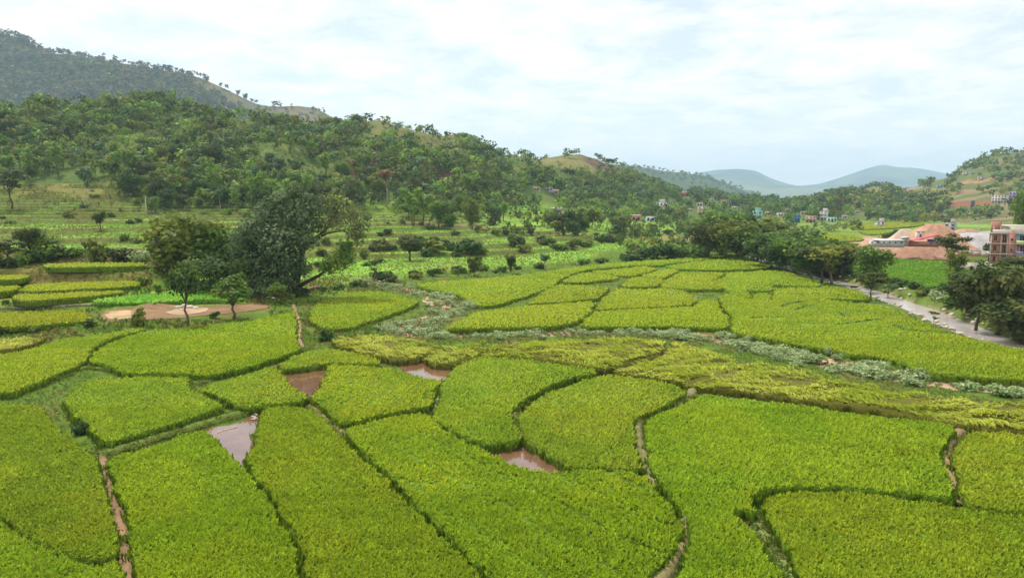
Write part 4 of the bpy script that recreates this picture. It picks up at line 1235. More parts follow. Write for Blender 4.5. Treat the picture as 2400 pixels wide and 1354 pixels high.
# bushes seen one by one
for a in [(208, 768, 748, 'dark', 34, 'dark bush left of the yard, at the rice edge'), (80, 780, 762, 'green', 30, 'small bush near the left edge of the rice'), (8, 784, 765, 'dark', 30, 'dark bush cut by the left edge'), (500, 746, 731, 'dark', 26, 'round little bush between the two young trees'),
          (765, 798, 768, 'dark', 44, 'dark leafy bush by the rounded rice field'), (190, 1020, 990, 'dark', 40, 'dark blue-green bush in the weedy bank on the left'), (1500, 609, 580, 'dark', 56, 'left part of the long dark thicket at the top of the rice'), (1536, 608, 572, 'dark', 64, 'highest part of the long dark thicket at the top of the rice'), (1572, 607, 578, 'dark', 60, 'right part of the long dark thicket at the top of the rice'), (1480, 612, 594, 'dark', 60, 'low thicket left of the long dark one'),
          (1600, 604, 575, 'green', 70, 'green thicket right of the long dark one'), (1640, 608, 572, 'green', 60, 'leafy thicket under the first river tree'), (2162, 684, 671, 'dark', 18, 'single black-green bush across the river'), (2235, 688, 668, 'sage', 50, 'grey bush on the far river bank'), (232, 616, 560, 'olive', 60, 'yellowish tall bush on the terrace edge'),
          (340, 668, 645, 'green', 34, 'spiky bush at the end of the rice terraces'), (372, 690, 668, 'up', 30, 'reed-like clump beside the rice terraces'), (318, 615, 585, 'sage', 60, 'pale bush above the top rice terrace'), (385, 612, 580, 'green', 60, 'bush with large pale leaves by the olive tree'),
          (2110, 560, 540, 'dark', 60, 'dark bush row behind the long shed'), (2080, 562, 544, 'dark', 40, 'dark bush left of the row behind the shed'), (2316, 590, 570, 'dark', 30, 'bush beside the concrete wall in the yard')]:
    bush_px(a[0], a[1], a[2], a[3], a[5], None, a[4])

# ------------------------------------------------------------------ shrubs in the stream bed
patch_sheet('sand_bar', [(918, 782), (930, 764), (962, 758), (1000, 760), (978, 774), (960, 788)], 0.09, lin(176, 132, 108), 'bare reddish sand at the bottom of the stream bend')
patch_sheet('sand_bar', [(985, 706), (1010, 692), (1045, 696), (1056, 704), (1040, 716), (1005, 722)], 0.09, lin(180, 148, 122), 'bare sand at the top of the stream bend')
patch_sheet('sand_bar', [(1250, 780), (1320, 776), (1430, 774), (1440, 779), (1330, 783), (1260, 786)], 0.09, lin(172, 144, 120), 'strip of bare sand beside the stream-side fields')
patch_sheet('sand_bar', [(1558, 786), (1580, 780), (1606, 786), (1596, 796), (1570, 796)], 0.09, lin(166, 130, 108), 'bare patch where the stream turns down right')
def pxof(X, Y, Zv):
    dx, dy, dz = X, Y, Zv - CAMZ
    dep = dy * CP - dz * SP
    return 1200 + F * dx / dep, 677 - F * (dy * SP + dz * CP) / dep


def free(X, Y, pad=None):
    ok = np.ones(np.shape(X), bool)
    for poly in all_fields:
        a = np.array(poly)
        if a[:, 1].min() > 330:
            continue
        ok &= ~in_poly(X, Y, poly)
    return ok


rng = np.random.default_rng(31)
random.seed(31)
SP_ = SPn
SLM = [(870, 670, 'at its head'), (960, 690, 'beside the rounded rice field'), (1060, 700, 'at the top of the bend'), (1030, 740, 'inside the bend'), (940, 765, 'at the bottom of the bend'), (1050, 785, 'just after the bend'), (1250, 782, 'under the first stream-side field'), (1450, 778, 'above the broad lodged field'), (1600, 785, 'where the stream turns down right'), (1720, 800, 'by the brown notch in the rice'), (1830, 828, 'on the long right-hand stretch'), (1950, 855, 'past the middle of the right stretch'), (2080, 880, 'near the pale stones on the right'), (2230, 900, 'close to the right edge'), (2370, 912, 'at the right edge')]


def swhere(x, y):
    a_, c_ = pxof(x, y, float(gz(x, y)))
    return min(SLM, key=lambda q_: (q_[0] - a_) ** 2 + 3 * (q_[1] - c_) ** 2)[2]


nst = len(SP_)
cnt = 0
i_all = rng.integers(0, nst, 2600)
off = rng.normal(0, 1, 2600) * 2.1
X_ = SP_[i_all, 0] + nn[i_all, 0] * off
Y_ = SP_[i_all, 1] + nn[i_all, 1] * off
ok = free(X_, Y_) & (np.abs(X_ / Y_) < 0.72) & (fbm(X_ / 3, Y_ / 3, 43, 2) > 0.36) & (np.abs(off) > 0.35)
X_, Y_ = X_[ok], Y_[ok]
for x, y in list(zip(X_, Y_))[:290]:
    h_ = random.choice([random.uniform(.3, .7), random.uniform(.6, 1.2), random.uniform(.6, 1.2)])
    bush((x, y, float(gz(x, y)) - 0.05), h_, 'sage', ('low' if h_ < .65 else 'tall' if h_ > 1.0 else 'rounded') + ' grey-green shrub in the dry stream bed ' + swhere(x, y), 'shrubs in the dry stream bed', random.uniform(0.8, 1.9), 'shrub', 'shrub')

# ------------------------------------------------------------------ bushes on terrace edges and hedge banks
bl_ = []
rows_i, cols_i = np.nonzero((riser > 0.6) & (fbm(XX / 20, YY / 20, 47, 2) > 0.47) & (np.abs(UU) < 0.72) & (YY < 330))
sel = rng.choice(len(rows_i), 85, replace=False)
for a in sel:
    x, y = XX[rows_i[a], cols_i[a]], YY[rows_i[a], cols_i[a]]
    bl_.append((x + rng.normal(0, .6), y + rng.normal(0, .6), random.uniform(1.0, 2.6), random.choice(['dark', 'green', 'green', 'olive', 'purple'])))
for line, num, hm in (([(860, 592), (930, 585), (1000, 583), (1100, 592), (1200, 577), (1300, 577), (1450, 567)], 46, 3.2), ([(880, 655), (950, 652), (1050, 642), (1200, 633), (1320, 628), (1480, 602)], 34, 1.7),
                      ([(0, 628), (60, 622), (110, 606), (180, 600), (340, 604)], 22, 2.2), ([(1480, 560), (1560, 545), (1650, 540)], 16, 3.5), ([(660, 705), (720, 690), (830, 672), (860, 668)], 18, 1.4), ([(0, 712), (100, 712), (210, 706)], 12, 0.9)):
    for k_ in range(num):
        t0 = rng.uniform(0, len(line) - 1.001)
        i0 = int(t0)
        fx = t0 - i0
        p = on_ground(line[i0][0] * (1 - fx) + line[i0 + 1][0] * fx, line[i0][1] * (1 - fx) + line[i0 + 1][1] * fx + rng.normal(0, 3))
        bl_.append((p[0], p[1], hm * random.uniform(.5, 1.2), random.choice(['dark', 'dark', 'green', 'purple', 'olive'])))
BLM = [(60, 615, 'above the left rice terraces'), (230, 600, 'above the topmost rice terrace'), (100, 712, 'under the lowest rice terrace'), (200, 540, 'on the left terraces below the pole'), (60, 500, 'high at the left edge'), (420, 520, 'between the pole and the olive tree'), (700, 690, 'by the stone wall'), (840, 660, 'at the head of the dry stream'), (800, 560, 'right behind the great tree'),
       (900, 540, 'on the steps right of the great tree'), (930, 590, 'round the gnarled dark tree'), (1000, 650, 'above the long rice field'), (1080, 590, 'in the middle hedge bank'), (1150, 635, 'between the lone pair of trees'), (1150, 540, 'on the upper meadow'), (1240, 580, 'right part of the hedge bank'), (1300, 625, 'right of the lone pair'), (1340, 560, 'below the stone hut'), (1430, 610, 'left of the long dark thicket'), (1420, 540, 'at the meadow corner under the village'), (1550, 550, 'by the brown plots under the village'), (1640, 545, 'left of the river trees')]


def bwhere(x, y):
    a_, c_ = pxof(x, y, float(gz(x, y)))
    return min(BLM, key=lambda q_: (q_[0] - a_) ** 2 + 3 * (q_[1] - c_) ** 2)[2]


A_ = np.array([b_[:2] for b_ in bl_])
fr_ok = free(A_[:, 0], A_[:, 1])
LB = {'dark': 'dark green bush', 'green': 'mid green bush', 'olive': 'olive bush', 'purple': 'dull brownish bush'}
for b_, o_ in zip(bl_, fr_ok):
    if o_:
        bush((b_[0], b_[1], float(gz(b_[0], b_[1])) - .1), b_[2], b_[3], ('low ' if b_[2] < 1.5 else 'tall ' if b_[2] > 2.4 else '') + LB[b_[3]] + ' ' + bwhere(b_[0], b_[1]), 'bushes along the terrace edges', random.uniform(.9, 1.5))
# ------------------------------------------------------------------ woods on the hills
def jgrid(u0, u1, y0, y1, sp):
    gx, gy = np.meshgrid(np.arange(min(u0 * y0, u0 * y1), max(u1 * y0, u1 * y1), sp), np.arange(y0, y1, sp))
    gx = gx.ravel() + rng.uniform(-.5, .5, gx.size) * sp
    gy = gy.ravel() + rng.uniform(-.5, .5, gy.size) * sp
    u = gx / gy
    k_ = (u > u0) & (u < u1)
    return gx[k_], gy[k_]


U = lambda px: (px - 1200) / F / .9936
LM = [(60, 330, 'at the far left of the slope'), (200, 300, 'below the tall hill on the left'), (380, 260, 'on the left crest of the slope'), (330, 380, 'above the pale maize field'), (343, 470, 'near the utility pole'), (500, 380, 'in the middle of the left slope'), (520, 300, 'high on the slope left of centre'), (680, 320, 'near the dip behind the great tree'),
      (650, 420, 'above the great tree'), (820, 330, 'left of the grassy knoll'), (830, 410, 'at the left end of the red cliff'), (950, 350, 'on the flank of the grassy knoll'), (960, 440, 'under the red cliff'), (905, 470, 'beside the rusty bare-trunked tree'), (1060, 400, 'at the right end of the red cliff'), (1080, 470, 'at the wood foot right of the cliff'),
      (1150, 390, 'on the ridge slope right of the knoll'), (1200, 450, 'left of the three huts'), (1320, 420, 'above the three huts'), (1320, 480, 'round the pale stone hut'), (1420, 440, 'below the brown rocky cap'), (1450, 490, 'left of the pink low house'), (1530, 460, 'above the white two-storey house')]


def where(px, py):
    return min(LM, key=lambda q_: (q_[0] - px) ** 2 + 2 * (q_[1] - py) ** 2)[2]


gx, gy = jgrid(-.74, U(1540), 292, 800, 4.9)
gzv = gz(gx, gy)
ppx, ppy = pxof(gx, gy, gzv)
cliff = ((ppx > 790) & (ppx < 1100) & (ppy > 375) & (ppy < 432))
knl = ((ppx > 850) & (ppx < 1080) & (gy > 480))
rdg = (ppx > 1180) & (ppx < 1500) & (ppy < 420 - (1500 - ppx) * 0.05)
dryf = (ppx < 300) & (ppy > 432)
foot = (gzv < 13)
terr_l = (ppx < 380) & (ppy > 335)
dens = np.where(cliff, .8, 1.0) * np.where(terr_l, .5, 1.0) * np.where(knl, .10, 1) * np.where(rdg, .16, 1) * np.where(dryf, .12, 1) * np.where(foot, .10, 1)
dens = dens * np.where(gy > 600, .8, 1.0) * (0.20 + 1.1 * sstep(.36, .53, fbm(gx / 34, gy / 30, 57, 3)))
keep = rng.uniform(0, 1, len(gx)) < dens
# back of the ridges is out of sight
ridgeY = np.interp(gx / gy, Uc, [max(v, key=lambda q_: q_[1] if q_[0] < 1000 else -1)[0] for v in (cols[p_] for p_ in pxs)])
keep &= gy < ridgeY + 30
gx, gy, gzv, ppx, ppy = gx[keep], gy[keep], gzv[keep], ppx[keep], ppy[keep]
order = np.argsort(gy * (1 + rng.uniform(-.25, .25, len(gy))))
kinds_w = ['round', 'full', 'full', 'olive', 'feather', 'tall', 'full', 'full', 'thin', 'feather', 'dark', 'full']
LW = {'full': 'bushy low-leaved tree', 'round': 'round-crowned green tree', 'dark': 'dark wide-crowned tree', 'olive': 'olive-yellow tree', 'feather': 'feathery bamboo-like plume',
      'tall': 'tall pale-trunked tree', 'thin': 'sparse thin tree'}
house_px = [(1258, 446), (1283, 447), (1298, 455), (1305, 500), (1550, 493), (1491, 518), (1525, 520), (1303, 362), (343, 505), (905, 486)]
clear = np.ones(len(gx), bool)
for hx, hy in house_px:
    clear &= ~((np.abs(ppx - hx) < 20) & (ppy > hy - 4) & (ppy < hy + 34))
in_view = (ppx > -20) & (ppx < 2420)
ind = [i for i in order if in_view[i] and clear[i]][:190]
inds = set(ind)
for i in ind:
    kd = random.choice(kinds_w)
    h_ = random.choice([random.uniform(4, 8), random.uniform(7, 12), random.uniform(10, 14)]) * (1.25 if kd in ('feather', 'tall') else 1)
    tree((gx[i], gy[i], gzv[i] - .2), h_, kd, ('small ' if h_ < 7 else 'large ' if h_ > 11 else '') + LW[kd] + ' ' + where(ppx[i], ppy[i]), 'trees on the wooded hillside', random.uniform(.85, 1.25), None, 'bamboo' if kd == 'feather' else 'tree', 'bamboo' if kd == 'feather' else 'tree')


# the rest of the wood is one mass of crowns
def crowns(name, label, X, Y, Zv, h, n_leaf, leaf, pals, trunk=True):
    mb = MB()
    prot = []
    for k_ in range(10):
        c_ = MB()
        pal = pals[k_ % len(pals)]
        bl = [(0, 0, .55, .34, .34, .34)] + [(random.uniform(-.3, .3), random.uniform(-.3, .3), random.uniform(.35, .85), .2, .2, .15) for _ in range(5)]
        leaf_cloud(c_, bl, n_leaf, leaf, pal)
        prot.append((c_.V[0], c_.Fc[0], c_.C[0]))
    for x, y, z_, h_ in zip(X, Y, Zv, h):
        Vp, Fp, Cp = prot[random.randrange(10)]
        a = random.uniform(0, 6.28)
        ca, sa = math.cos(a), math.sin(a)
        w_ = h_ * random.uniform(.85, 1.3)
        Vq = np.stack([(Vp[:, 0] * ca - Vp[:, 1] * sa) * w_ + x, (Vp[:, 0] * sa + Vp[:, 1] * ca) * w_ + y, Vp[:, 2] * h_ + z_], 1)
        mb.add(Vq, Fp, Cp * random.uniform(.62, 1.4) * np.array([random.uniform(.9, 1.12), 1, random.uniform(.85, 1.1)]))
    return stuff(obj(name, mb.mesh(name, M_leaf)), label)


rest = np.array([i for i in range(len(gx)) if i not in inds and clear[i]])
crowns('woodland', 'dense wood covering the left hillside', gx[rest], gy[rest], gzv[rest] - .3, rng.uniform(3.0, 11.5, len(rest)), 58, .095, [DK, MG, DP, OL, MG, BG])
# low growth between the trees
ux, uy = jgrid(-.74, U(1540), 285, 640, 4.6)
uz = gz(ux, uy)
upx, upy = pxof(ux, uy, uz)
kk = (uy < np.interp(ux / uy, Uc, [max(v, key=lambda q_: q_[1] if q_[0] < 1000 else -1)[0] for v in (cols[p_] for p_ in pxs)]) + 6) & (fbm(ux / 24, uy / 24, 67, 3) > .40) & (rng.uniform(0, 1, len(ux)) < .62)
for hx, hy in house_px:
    kk &= ~((np.abs(upx - hx) < 16) & (upy > hy - 4) & (upy < hy + 22))
crowns('undergrowth', 'low scrub between the hillside trees', ux[kk], uy[kk], uz[kk] - .2, rng.uniform(1.0, 3.0, kk.sum()), 17, .17, [MG, OL, DK, [lin(134, 122, 70), lin(120, 118, 62)], BM])

# village wood and the right-hand hill
vx, vy = jgrid(U(1470), U(1960), 440, 860, 7.0)
vz = gz(vx, vy)
vpx, vpy = pxof(vx, vy, vz)
kk = (vz > 2.0) & (rng.uniform(0, 1, len(vx)) < np.where(vy < 500, .4, .78))
HP = [(1550, 493), (1491, 518), (1525, 520), (1640, 485), (1645, 502), (1681, 508), (1668, 470), (1605, 460), (1696, 476), (1775, 510), (1870, 521), (1900, 522), (1925, 515), (1950, 520), (1885, 503), (2063, 531), (1660, 516), (1722, 492), (1745, 498), (1800, 505), (1830, 508), (1846, 497), (1618, 497), (1572, 478), (1980, 512), (2010, 500)]
for hx, hy in HP:
    kk &= ~((np.abs(vpx - hx) < 14) & (vpy > hy - 3) & (vpy < hy + 26))
crowns('village_wood', 'trees massed round the village at the foot of the hills', vx[kk], vy[kk], vz[kk] - .3, rng.uniform(4.5, 12.5, kk.sum()), 56, .10, [DK, MG, BG, DP, MG])
qx, qy = jgrid(U(1440), U(2010), 232, 520, 6.0)
qz = gz(qx, qy)
qpx, qpy = pxof(qx, qy, qz)
kk = free(qx, qy) & (seg_dist(qx, qy, river_pts) > 7) & (fbm(qx / 26, qy / 13, 113, 3) > np.where(qpx < 1700, .40, .53)) & (rng.uniform(0, 1, len(qx)) < .85)
for hx, hy in HP:
    kk &= ~((np.abs(qpx - hx) < 12) & (qpy > hy - 3) & (qpy < hy + 12))
crowns('valley_scrub', 'scrub and hedges on the flat below the village', qx[kk], qy[kk], qz[kk] - .2, rng.uniform(1.2, 5.5, kk.sum()), 60, .10, [DK, MG, OL, DK, DP])
wx, wy = jgrid(U(1850), .74, 490, 1120, 9.0)
wz = gz(wx, wy)
wpx, wpy = pxof(wx, wy, wz)
kk = (wz > 1.8) & (rng.uniform(0, 1, len(wx)) < .35 + .65 * sstep(.34, .50, fbm(wx / 60, wy / 60, 83, 3)))
bare = [(2270, 478, 42, 20), (2262, 430, 20, 10), (2290, 428, 40, 6), (2268, 448, 18, 12), (2160, 452, 30, 6), (2130, 444, 24, 6), (2050, 450, 16, 5), (2341, 474, 28, 8), (2382, 468, 36, 8), (2202, 440, 16, 7), (2264, 412, 16, 7), (2298, 422, 16, 7), (2246, 434, 12, 5), (2108, 438, 14, 6), (2120, 446, 12, 6), (2132, 449, 12, 6), (2174, 446, 13, 6), (2197, 421, 10, 5), (2214, 423, 9, 5), (2279, 490, 12, 8), (2225, 548, 20, 8)]
for hx, hy, rx, ry in bare:
    kk &= ~((np.abs(wpx - hx) < rx) & (np.abs(wpy - hy) < ry + 5) & (wpy > hy - ry))
for hx, hy in HP:
    kk &= ~((np.abs(wpx - hx) < 14) & (wpy > hy - 3) & (wpy < hy + 26))
kk &= ~((wpx > 2190) & (wpy < 480) & (rng.uniform(0, 1, len(wx)) < .5))
crowns('right_hill_wood', 'bushy wood over the right-hand hill', wx[kk], wy[kk], wz[kk] - .3, rng.uniform(4, 11, kk.sum()), 36, .13, [DK, MG, BG, OL, DP])


# wood on the tall hill, thickest along its skyline
def hill_wood(name, label, G, tt, m2, num, hr, dens_fn, n_leaf=26, leaf=.16):
    fr_ = np.nonzero(tt <= 0.02)[0]
    X, Y, Zv = [], [], []
    i = rng.integers(0, len(fr_) - 1, num * 3)
    j_ = rng.integers(0, G.shape[1] - 1, num * 3)
    a, c_ = rng.uniform(0, 1, num * 3), rng.uniform(0, 1, num * 3)
    P = (G[fr_[i], j_] * (1 - a)[:, None] + G[fr_[i] + 1, j_] * a[:, None]) * (1 - c_)[:, None] + (G[fr_[i], j_ + 1] * (1 - a)[:, None] + G[fr_[i] + 1, j_ + 1] * a[:, None]) * c_[:, None]
    k_ = rng.uniform(0, 1, num * 3) < dens_fn(tt[fr_[i]], m2[fr_[i], j_])
    px_, py_ = pxof(P[:, 0], P[:, 1], P[:, 2])
    k_ &= (px_ > -60) & (px_ < 2460)
    P = P[k_][:num]
    return crowns(name, label, P[:, 0], P[:, 1], P[:, 2] - .5, rng.uniform(hr[0], hr[1], len(P)), n_leaf, leaf, [DP, [lin(92, 92, 54), lin(84, 86, 50)], DK, [lin(104, 98, 60), lin(88, 92, 54)]])


hill_wood('big_hill_wood', 'dull wood patches on the tall left hill', hillC, ttC, mC, 5200, (9, 20), lambda t_, m_: np.where(m_ < .54, .9, .10) * (0.3 + .7 * (t_ > -.6)), 18, .2)
hill_wood('middle_hill_wood', 'hazy wood on the middle ridge', hillD, ttD, mD, 1100, (10, 20), lambda t_, m_: np.full(len(t_), .8), 16, .2)
# single trees against the sky
ri = int(np.argmin(np.abs(ttC)))
SKY = 'trees on the skyline of the tall hill'
for k_ in range(36):
    px_t = random.choice([random.uniform(-10, 60), random.uniform(100, 170), random.uniform(170, 440), random.uniform(300, 420), random.uniform(430, 600), random.uniform(560, 760)])
    R_ = hillC[ri]
    rpx = pxof(R_[:, 0], R_[:, 1], R_[:, 2])[0]
    q_ = np.array([np.interp(px_t, rpx, R_[:, c_]) for c_ in range(3)])
    tree(q_ - np.array([0, 0, .5]), random.uniform(8, 17), random.choice(['thin', 'round', 'tall', 'umbrella', 'full']), 'small tree on the skyline of the tall left hill', SKY)
ry_ = [max(v, key=lambda q_: q_[1] if q_[0] < 1000 else -1)[0] for v in (cols[p_] for p_ in pxs)]
for k_ in range(36):
    px_t = random.choice([random.uniform(840, 900), random.uniform(960, 1080), random.uniform(1050, 1180), random.uniform(1060, 1180), random.uniform(1180, 1260), random.uniform(1400, 1480), random.uniform(2180, 2400)])
    yv = float(np.interp(U(px_t), Uc, ry_))
    x = U(px_t) * yv
    tree((x, yv, float(gz(x, yv)) - .3), random.uniform(3, 8), random.choice(['thin', 'thin', 'tall', 'full', 'full']), 'small tree on the crest of the nearer ridge', 'trees on the nearer ridge line')
for a, b_, c_ in ((888, 283, 'lone spindly tree on the grassy knoll'), (925, 284, 'low flat tree group on the grassy knoll'), (1152, 358, 'feathery tree standing out on the ridge'), (1242, 362, 'pale bare tree left of the ridge house'), (2222, 410, 'dark tree at the notch of the right hill')):
    p = at_depth(a, b_, float(np.interp(U(a), Uc, ry_)))
    p[2] = float(gz(p[0], p[1])) - .2
    tree(p, 7.5, random.choice(['thin', 'umbrella']), c_)

# ------------------------------------------------------------------ grass and weeds
gb = MB()
tx, ty = jgrid(-.74, .74, 84, 300, 1.15)
tz = gz(tx, ty)
kk = free(tx, ty) & (seg_dist(tx, ty, river_pts) > 6) & (seg_dist(tx, ty, stream_pts) > 2.6)
tpx, tpy = pxof(tx, ty, tz)
kk &= ~((tpx > 2030) & (tpy < 610)) & ~((tpx > 235) & (tpx < 630) & (tpy > 714) & (tpy < 752))
kk &= (rng.uniform(0, 1, len(tx)) < .62)
tx, ty, tz = tx[kk], ty[kk], tz[kk]
m = fbm(tx / 9, ty / 9, 87, 3)
m3 = fbm(tx / 26, ty / 26, 89, 2)
tc = lin(130, 164, 60) * (1 - sstep(.42, .6, m))[:, None] + lin(128, 126, 62) * sstep(.42, .6, m)[:, None]
tc = tc * (1 - sstep(.5, .62, m3))[:, None] + lin(138, 174, 70) * sstep(.5, .62, m3)[:, None]
tc = tc * rng.uniform(.82, 1.08, (len(tx), 1)) * .92
blades(gb, np.c_[tx, ty, tz - .05], .30 + .45 * fbm(tx / 6, ty / 6, 97, 2), .6, .22, 4, tc, droop=.5)
# thicker growth round the yard and the foot of the terraces
tx, ty = jgrid(-.72, U(900), 86, 150, .8)
tz = gz(tx, ty)
tpx, tpy = pxof(tx, ty, tz)
kk = free(tx, ty) & (seg_dist(tx, ty, stream_pts) > 2.6) & ~((tpx > 235) & (tpx < 630) & (tpy > 714) & (tpy < 752)) & (fbm(tx / 4, ty / 3, 121, 3) > .45)
tx, ty, tz = tx[kk], ty[kk], tz[kk]
m = fbm(tx / 6, ty / 4, 123, 3)
tc = (lin(98, 128, 50) * (1 - sstep(.42, .58, m))[:, None] + lin(122, 116, 62) * sstep(.42, .58, m)[:, None]) * rng.uniform(.65, 1.25, (len(tx), 1))
blades(gb, np.c_[tx, ty, tz - .05], rng.uniform(.3, .8, len(tx)), .45, .22, 4, tc, droop=.5)
# grey weeds in the dry stream
k_i = rng.integers(0, nst, 5200)
o_f = rng.normal(0, 1.7, 5200)
tx, ty = SP_[k_i, 0] + nn[k_i, 0] * o_f, SP_[k_i, 1] + nn[k_i, 1] * o_f
kk = free(tx, ty) & (np.abs(tx / ty) < .74) & (fbm(tx / 2.2, ty / 2.2, 127, 3) > .44)
tx, ty = tx[kk], ty[kk]
tc = (lin(138, 150, 104) + (lin(128, 138, 66) - lin(138, 150, 104)) * rng.uniform(0, 1, (len(tx), 1))) * rng.uniform(.75, 1.15, (len(tx), 1))
blades(gb, np.c_[tx, ty, gz(tx, ty)], rng.uniform(.2, .55, len(tx)), .35, .14, 4, tc, droop=.6)
# near weeds between the paddies
tx, ty = jgrid(-.74, .74, 26, 92, .42)
kk = free(tx, ty) & (seg_dist(tx, ty, stream_pts) > 2.4) & (fbm(tx / 2.5, ty / 2.5, 99, 3) > .38)
wpx_, wpy_ = pxof(tx, ty, np.zeros(len(tx)))
PONDS = [(570, 1040, 75, 70), (712, 895, 62, 38), (995, 870, 66, 25), (1235, 1070, 95, 40)]
for a in PONDS:
    kk &= ~((np.abs(wpx_ - a[0]) < a[2]) & (np.abs(wpy_ - a[1]) < a[3]))
tx, ty = tx[kk], ty[kk]
tz = gz(tx, ty)
tc = (lin(112, 142, 52) + (lin(134, 130, 70) - lin(112, 142, 52)) * sstep(.45, .62, fbm(tx / 4, ty / 4, 101, 3))[:, None]) * rng.uniform(.7, 1.2, (len(tx), 1))
blades(gb, np.c_[tx, ty, tz - .03], rng.uniform(.12, .34, len(tx)), .24, .10, 5, tc, droop=.6)
if earth_tufts:
    E = np.concatenate(earth_tufts)
    tc = (lin(112, 146, 50) + (lin(140, 132, 74) - lin(112, 146, 50)) * rng.uniform(0, 1, (len(E), 1))) * rng.uniform(.7, 1.15, (len(E), 1))
    blades(gb, E, rng.uniform(.10, .3, len(E)), .2, .09, 5, tc, droop=.6)
stuff(obj('grass', gb.mesh('grass', M_rice)), 'rough grass and weeds between the fields')

# maize-like growth on the pale field of the left hillside foot
mx_, my_ = jgrid(-.70, -.50, 285, 338, .9)
mz_ = gz(mx_, my_)
mpx, mpy = pxof(mx_, my_, mz_)
kk = (mpy > 436) & (mpy < 474) & (mpx < 300) & (fbm(mx_ / 9, my_ / 6, 105, 3) > .46)
cb = MB()
cc = lin(138, 146, 74) * rng.uniform(.75, 1.15, (kk.sum(), 1))
blades(cb, np.c_[mx_[kk], my_[kk], mz_[kk]], .9, .7, .30, 4, cc, droop=.3)
stuff(obj('maize_field', cb.mesh('maize_field', M_rice)), 'pale maize growing on the slope at the left')


# ------------------------------------------------------------------ stones
def proto_rock(seed):
    r = np.random.default_rng(seed)
    import bmesh
    bm = bmesh.new()
    bmesh.ops.create_icosphere(bm, subdivisions=2, radius=.5)
    for v in bm.verts:
        d_ = np.array(v.co)
        f_ = 1 + .35 * (float(fbm(np.array([d_[0] * 2.3 + seed]), np.array([d_[1] * 2.3 + d_[2] * 1.7]), seed, 3)[0]) - .5) * 2
        v.co = Vector((d_[0] * f_ * 1.2, d_[1] * f_, d_[2] * f_ * .7))
    me = bpy.data.meshes.new('rock')
    bm.to_mesh(me)
    bm.free()
    ca = me.color_attributes.new('tint', 'FLOAT_COLOR', 'POINT')
    ca.data.foreach_set('color', np.tile(np.array([.52, .44, .34, 1.0]), len(me.vertices)).astype(np.float32))
    me.materials.append(M_rock)
    return me


RLM = [(1900, 650, 'behind the river row'), (2000, 675, 'left of the lone river tree'), (2080, 705, 'right of the lone river tree'), (2150, 725, 'in the middle of the open reach'), (2200, 745, 'round the scrappy sapling'), (2270, 775, 'by the straight-trunked tree'), (2370, 815, 'under the trees at the right edge')]


def rwhere(x, y):
    a_, c_ = pxof(x, y, -1.0)
    return min(RLM, key=lambda q_: (q_[0] - a_) ** 2 + (q_[1] - c_) ** 2)[2]


ROCK = [proto_rock(i) for i in (1, 2, 3, 4)]


def rock(x, y, s_, label, group, z=None, name='rock'):
    o = obj(name, random.choice(ROCK), None, (x, y, (float(gz(x, y)) if z is None else z) + .10 * s_), random.uniform(0, 6.28))
    o.scale = (s_, s_ * random.uniform(.7, 1.1), s_ * random.uniform(.6, 1))
    return tag(o, label, 'rock', group)


for k_ in range(130):
    t0 = random.choice([random.uniform(.05, 1), random.uniform(.45, .9), random.uniform(.45, .9)])
    i0 = int(t0 * (len(RP) - 2))
    o_ = random.choice([-1, 1]) * random.uniform(3.4, 5.2)
    p = RP[i0] + nr[i0] * o_
    sz = random.uniform(.25, .95)
    rock(p[0] + rng.normal(0, .8), p[1] + rng.normal(0, .8), sz, ('large' if sz > .7 else 'middling' if sz > .45 else 'small') + ' pale rock on the ' + ('near' if o_ * nr[i0][1] < 0 else 'far') + ' river shore ' + rwhere(p[0], p[1]), 'pale rocks along the river', max(-1.4, float(gz(p[0], p[1]))))
for k_ in range(26):
    t0 = random.uniform(0, 1)
    i0 = int(t0 * (nst - 2))
    o_ = random.uniform(-2.2, 2.2)
    p = SP_[i0] + nn[i0] * o_
    if free(p[0], p[1]) and abs(p[0] / p[1]) < .72:
        rock(p[0], p[1], random.uniform(.25, .7), 'pale stone lying in the dry stream bed', 'stones in the dry stream bed')
for k_ in range(13):
    x, y = 598 + rng.uniform(-8, 12), 978 - rng.uniform(-6, 8)
    p = on_z(x, y, .1)
    rock(p[0], p[1], random.uniform(.14, .26), 'small white stone at the corner of the sky-reflecting pond', 'white stones by the pond', .12)
for k_ in range(12):
    f_ = k_ / 11
    p = on_z(512 + 40 * f_, 1012 - 12 * f_, .08)
    rock(p[0], p[1], random.uniform(.12, .2), 'small stone in the rim along the pond edge', 'stones rimming the pond', .06)
for k_, (x, y) in enumerate([(418, 722), (432, 718), (446, 722), (460, 724), (425, 727), (600, 694), (615, 697), (630, 700), (640, 703), (870, 662), (880, 659), (890, 662), (840, 670), (830, 672)]):
    p = on_ground(x, y)
    rock(p[0], p[1], random.uniform(.6, 1.3), 'pale boulder beside the bare yard' if k_ < 9 else 'pale boulder where the dry stream begins', 'boulders by the yard' if k_ < 9 else 'boulders at the stream head')
for k_, x in enumerate((1996, 2002, 2008)):
    p = on_z(x, 672, -1.2)
    o = rock(p[0], p[1], .75, ['left', 'middle', 'right'][k_] + ' of three dark boulders in the river shallows', None, -1.25)
    me = o.data.copy()
    o.data = me
    me.color_attributes['tint'].data.foreach_set('color', np.tile(np.array([.03, .03, .04, 1.0]), len(me.vertices)).astype(np.float32))

